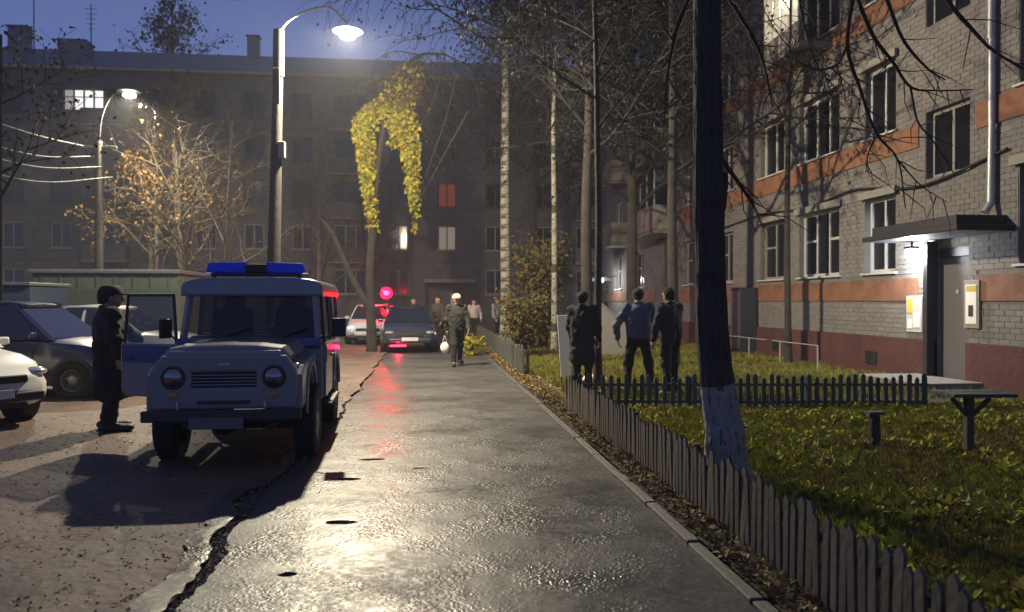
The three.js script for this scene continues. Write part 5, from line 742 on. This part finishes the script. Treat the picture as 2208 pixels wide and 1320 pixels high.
const headGeo = (() => {                                                      // head centred on the top of the neck, face towards +z
  const f = field([[V(0, 0.11, -0.012), V(0, 0.135, 0.0), 0.092, 0.094], [V(0, 0.055, 0.035), V(0, 0.03, 0.05), 0.066, 0.048], [V(0, 0.02, -0.01), V(0, -0.10, -0.015), 0.058, 0.06], [V(0, 0.105, 0.094), V(0, 0.075, 0.114), 0.010, 0.015], [V(-0.03, 0.128, 0.078), V(0.03, 0.128, 0.078), 0.016, 0.016], [V(-0.018, 0.045, 0.088), V(0.018, 0.045, 0.088), 0.008, 0.008], [V(0.083, 0.12, -0.008), V(0.085, 0.08, -0.004), 0.014, 0.010], [V(-0.083, 0.12, -0.008), V(-0.085, 0.08, -0.004), 0.014, 0.010]], 0.022);
  return surfaceNets([-0.13, -0.13, -0.13], [0.13, 0.26, 0.16], 0.009, (x, y, z) => Math.max(f(x, y, z), -(Math.hypot(Math.abs(x) - 0.033, y - 0.105, z - 0.104) - 0.013), -0.11 - y)); })();
const hairGeo = (() => { const f = field([[V(0, 0.125, -0.018), V(0, 0.145, -0.002), 0.1, 0.1], [V(0, 0.06, -0.045), V(0, 0.1, -0.03), 0.066, 0.09]], 0.02); return surfaceNets([-0.14, -0.03, -0.15], [0.14, 0.28, 0.14], 0.011, (x, y, z) => Math.max(f(x, y, z), Math.min(z - 0.02, 0.152 - y + z * 0.25), 0.015 - y)); })();
const capGeo = merge([new THREE.LatheGeometry([[0.001, 0.115], [0.05, 0.11], [0.09, 0.08], [0.108, 0.03], [0.110, 0]].map(p => new THREE.Vector2(p[0], p[1])), 24).translate(0, 0.145, -0.008), new THREE.CylinderGeometry(0.1, 0.1, 0.012, 20, 1, false, -1.1, 2.2).scale(1, 1, 1.35).translate(0, 0.15, 0.045)]);
M.skin = std(0.36, 0.22, 0.16, 0.6); M.hair = std(0.014, 0.011, 0.009, 0.95);
const cloth = (r, g, b) => std(r, g, b, 0.92, { bumpMap: grainBump, bumpScale: 0.004 });
function person(label, pos, turn, o) {
  const s = (o.tall || 1.76) / 1.76, t = thing('person', label, 'person', pos, turn, o.group), P = (x, y, z) => V(x * s, y * s, z * s), B = { ...o };
  const lean = o.lean || 0, hipY = 0.93, st = o.step || [0, 0], wide = o.wide || 0.1;
  const pel = P(0, hipY, 0), chest = P(0, 1.28, lean * 0.35), neck = P(0, 1.47, lean * 0.55 - 0.01), bones = [], coat = [], trou = [], shoe = [], body = [];
  const arms = o.arms || [[0.10, 0.05, 0.15], [0.10, 0.05, 0.15]];           // per side: out, forward of the elbow, forward of the wrist
  const hands = [];
  [-1, 1].forEach((q, i) => {
    const hip = P(q * 0.095, hipY - 0.03, 0), knee = P(q * wide, 0.50, st[i] * 0.55 + 0.03), ank = P(q * (wide + 0.015), 0.09 + (o.lift?.[i] || 0), st[i] - 0.02), toe = P(q * (wide + 0.04), 0.045 + (o.lift?.[i] || 0), st[i] + 0.15);
    body.push([hip, knee, 0.058 * s, 0.044 * s], [knee, ank, 0.044 * s, 0.032 * s], [ank, toe, 0.035 * s, 0.03 * s]);
    trou.push([hip, knee, 0.098 * s, 0.075 * s], [knee, ank.clone().lerp(knee, 0.06), 0.075 * s, 0.062 * s]);
    shoe.push([ank.clone().add(V(0, -0.035, -0.03)), toe, 0.05 * s, 0.042 * s]);
    const [ao, fe, fw] = arms[i], sh = P(q * 0.185, 1.42, lean * 0.5), el = P(q * (0.20 + ao), 1.13, lean * 0.4 + fe), wr = o.wrists?.[i] ? P(...o.wrists[i]) : P(q * (0.20 + ao * 0.8), 0.90, lean * 0.3 + fw);
    body.push([chest, sh, 0.06 * s, 0.045 * s], [sh, el, 0.04 * s, 0.032 * s], [el, wr, 0.032 * s, 0.024 * s]); coat.push([chest.clone().add(V(0, 0.08, 0)), sh, 0.10 * s, 0.078 * s], [sh, el, 0.078 * s, 0.06 * s], [el, wr.clone().lerp(el, 0.05), 0.06 * s, 0.046 * s]);
    const d = wr.clone().sub(el).normalize(), g = handGeo.clone(); if (q < 0) { g.scale(-1, 1, 1); const ix = g.index.array; for (let k = 0; k < ix.length; k += 3) { const z = ix[k]; ix[k] = ix[k + 1]; ix[k + 1] = z; } }
    g.scale(s, s, s).applyQuaternion(new THREE.Quaternion().setFromUnitVectors(V(0, -1, 0), d)).translate(wr.x, wr.y, wr.z); hands.push(g);
  });
  body.push([pel, chest, 0.075 * s, 0.08 * s], [chest, neck, 0.07 * s, 0.05 * s], [P(-0.05, hipY, 0), P(0.05, hipY, 0), 0.07 * s, 0.07 * s]);
  const hem = o.coat || 0.86; coat.push([P(-0.07, Math.max(hem + 0.1, hipY), -0.005), P(-0.08, 1.30, lean * 0.35), 0.130 * s, 0.128 * s], [P(0.07, Math.max(hem + 0.1, hipY), -0.005), P(0.08, 1.30, lean * 0.35), 0.130 * s, 0.128 * s], [chest, neck.clone().add(V(0, 0.0, 0)), 0.13 * s, 0.075 * s], [P(0, hem + 0.12, 0.0), chest, 0.128 * s, 0.135 * s]);
  if (hem < 0.8) coat.push([P(-0.08, hem + 0.06, 0), P(-0.07, 1.0, 0), 0.15 * s, 0.13 * s], [P(0.08, hem + 0.06, 0), P(0.07, 1.0, 0), 0.15 * s, 0.13 * s]);
  trou.push([P(-0.06, hipY, 0), P(0.06, hipY, 0), 0.128 * s, 0.128 * s]);
  const hd = headGeo.clone().scale(s, s, s).rotateX(o.nod || 0).rotateY(o.look || 0).translate(neck.x, neck.y + 0.045 * s, neck.z + 0.01);
  const bm = mesh('body', merge([skin(body, 0.022, 0.05), hd, ...hands]), M.skin, t);
  const cut = (bs, cell, k, y) => { const f = skin(bs, cell, k); return f; };
  mesh('jacket', skin(coat, 0.017, 0.05, 0.026), o.top, t); mesh('trousers', skin(trou, 0.017, 0.045, 0.02), o.legs, t); mesh('collar', new THREE.TorusGeometry(0.072 * s, 0.022 * s, 8, 20).rotateX(Math.PI / 2 + 0.3).translate(neck.x, neck.y + 0.015, neck.z + 0.005), o.top, t);
  for (const b of shoe) mesh('shoe', skin([b, [b[0].clone().add(V(0, 0.0, -0.01)), b[1].clone().add(V(0, -0.008, 0)), b[2] * 0.9, b[3] * 0.9]], 0.014, 0.03), o.shoes || M.black, t);
  const onHead = (g) => g.clone().scale(s, s, s).rotateX(o.nod || 0).rotateY(o.look || 0).translate(neck.x, neck.y + 0.045 * s, neck.z + 0.01);
  mesh('hair', onHead(hairGeo), M.hair, t); if (o.cap) mesh('cap', onHead(capGeo), o.cap, t);
  for (const q of [-1, 1]) mesh('eye', onHead(sphere(0.011, q * 0.033, 0.105, 0.092, 1, 1, 1, 8)), M.black, t);
  return t;
}
const groundAt = (px, py, y = 0.0) => { const p = onGround(px, py, y); return [p.x, y, p.z]; };
const navy = cloth(0.018, 0.018, 0.026), coal = cloth(0.014, 0.013, 0.014), greyBlue = cloth(0.075, 0.085, 0.125), brown = cloth(0.05, 0.035, 0.03), paleC = cloth(0.42, 0.41, 0.40);
person('person in a long dark coat standing at the path opening beside the white board', [atZ(1256, 700, -13.2).x, 0.045, -13.2], 2.6, { tall: 1.74, coat: 0.55, top: cloth(0.022, 0.017, 0.022), legs: coal, group: 'people standing on the path', arms: [[0.06, 0.05, 0.16], [0.06, 0.05, 0.2]], nod: 0.15 });
{ const t = person('person in a grey blue vest and dark trousers, left one of the standing pair', [atZ(1377, 700, -13.1).x, 0.04, -13.1], Math.PI - 0.15, { tall: 1.80, top: greyBlue, legs: coal, wide: 0.17, lean: 0.10, group: 'people standing on the path', arms: [[0.12, 0.1, 0.2], [0.17, 0.02, 0.08]], nod: 0.35 });
  const sl = [[V(0.185, 1.44, 0.05), V(0.375, 1.15, 0.06), 0.083, 0.066], [V(0.375, 1.15, 0.06), V(0.34, 0.95, 0.11), 0.066, 0.052]]; mesh('pale_sleeve', skin(sl, 0.02, 0.04), cloth(0.16, 0.15, 0.15), t); }
person('person in dark navy clothes, right one of the standing pair behind the green fence', [atZ(1446, 700, -12.7).x, 0.04, -12.7], Math.PI + 0.5, { tall: 1.80, top: navy, legs: coal, wide: 0.13, lean: 0.04, step: [0.06, -0.1], group: 'people standing on the path', arms: [[0.08, 0.08, 0.2], [0.1, 0.02, 0.1]], nod: 0.2 });
{ const p = groundAt(236, 928); const t = person('person in a long black coat standing beside the open jeep door', p, 2.0, { tall: 1.76, coat: 0.42, top: coal, legs: coal, arms: [[0.08, 0.02, 0.06], [0.10, 0.22, 0.34]], nod: 0.1, cap: coal }); t.scale.set(1.32, 1.02, 1.32); }
{ const p = groundAt(985, 789); person('person in dark clothes and a pale cap walking along the road', p, 0.15, { tall: 1.78, top: cloth(0.03, 0.026, 0.026), legs: coal, step: [0.22, -0.22], lift: [0, 0.04], cap: cloth(0.65, 0.58, 0.36), arms: [[0.06, -0.05, -0.08], [0.06, 0.05, 0.2]] });
  const b = thing('carrier_bag', 'small pale bag hanging beside the walking person', 'bag', [p[0] - 0.30, 0.33, p[2] - 0.02]); const bgm = sphere(0.11, 0, 0.12, 0, 1.0, 1.25, 0.5, 14); mesh('sack', bgm, M.paper, b); mesh('handles', merge([bar(V(-0.05, 0.24, 0), V(-0.01, 0.42, 0), 0.006), bar(V(0.05, 0.24, 0), V(0.01, 0.42, 0), 0.006)]), M.paper, b); }
person('person in dark clothes behind the dark sedan, head showing over its roof', [atZ(892, 650, -29.5).x, 0, -29.5], 0.4, { tall: 1.74, top: coal, legs: coal });
person('person in a dark jacket leaning beside the right side of the dark sedan', [atZ(948, 650, -27.2).x, 0, -27.2], -0.8, { tall: 1.78, top: brown, legs: coal, lean: 0.12 });
person('person in a pale jacket standing far down the road near the end block', [atZ(1022, 650, -33).x, 0, -33], 0.2, { tall: 1.7, top: paleC, legs: coal });
person('person in a grey jacket standing just left of the pale birch trunk', [atZ(1070, 650, -31.5).x, 0.03, -31.5], 0.9, { tall: 1.72, top: cloth(0.2, 0.21, 0.25), legs: coal });
console.log('people');
renderer.render(scene, camera);
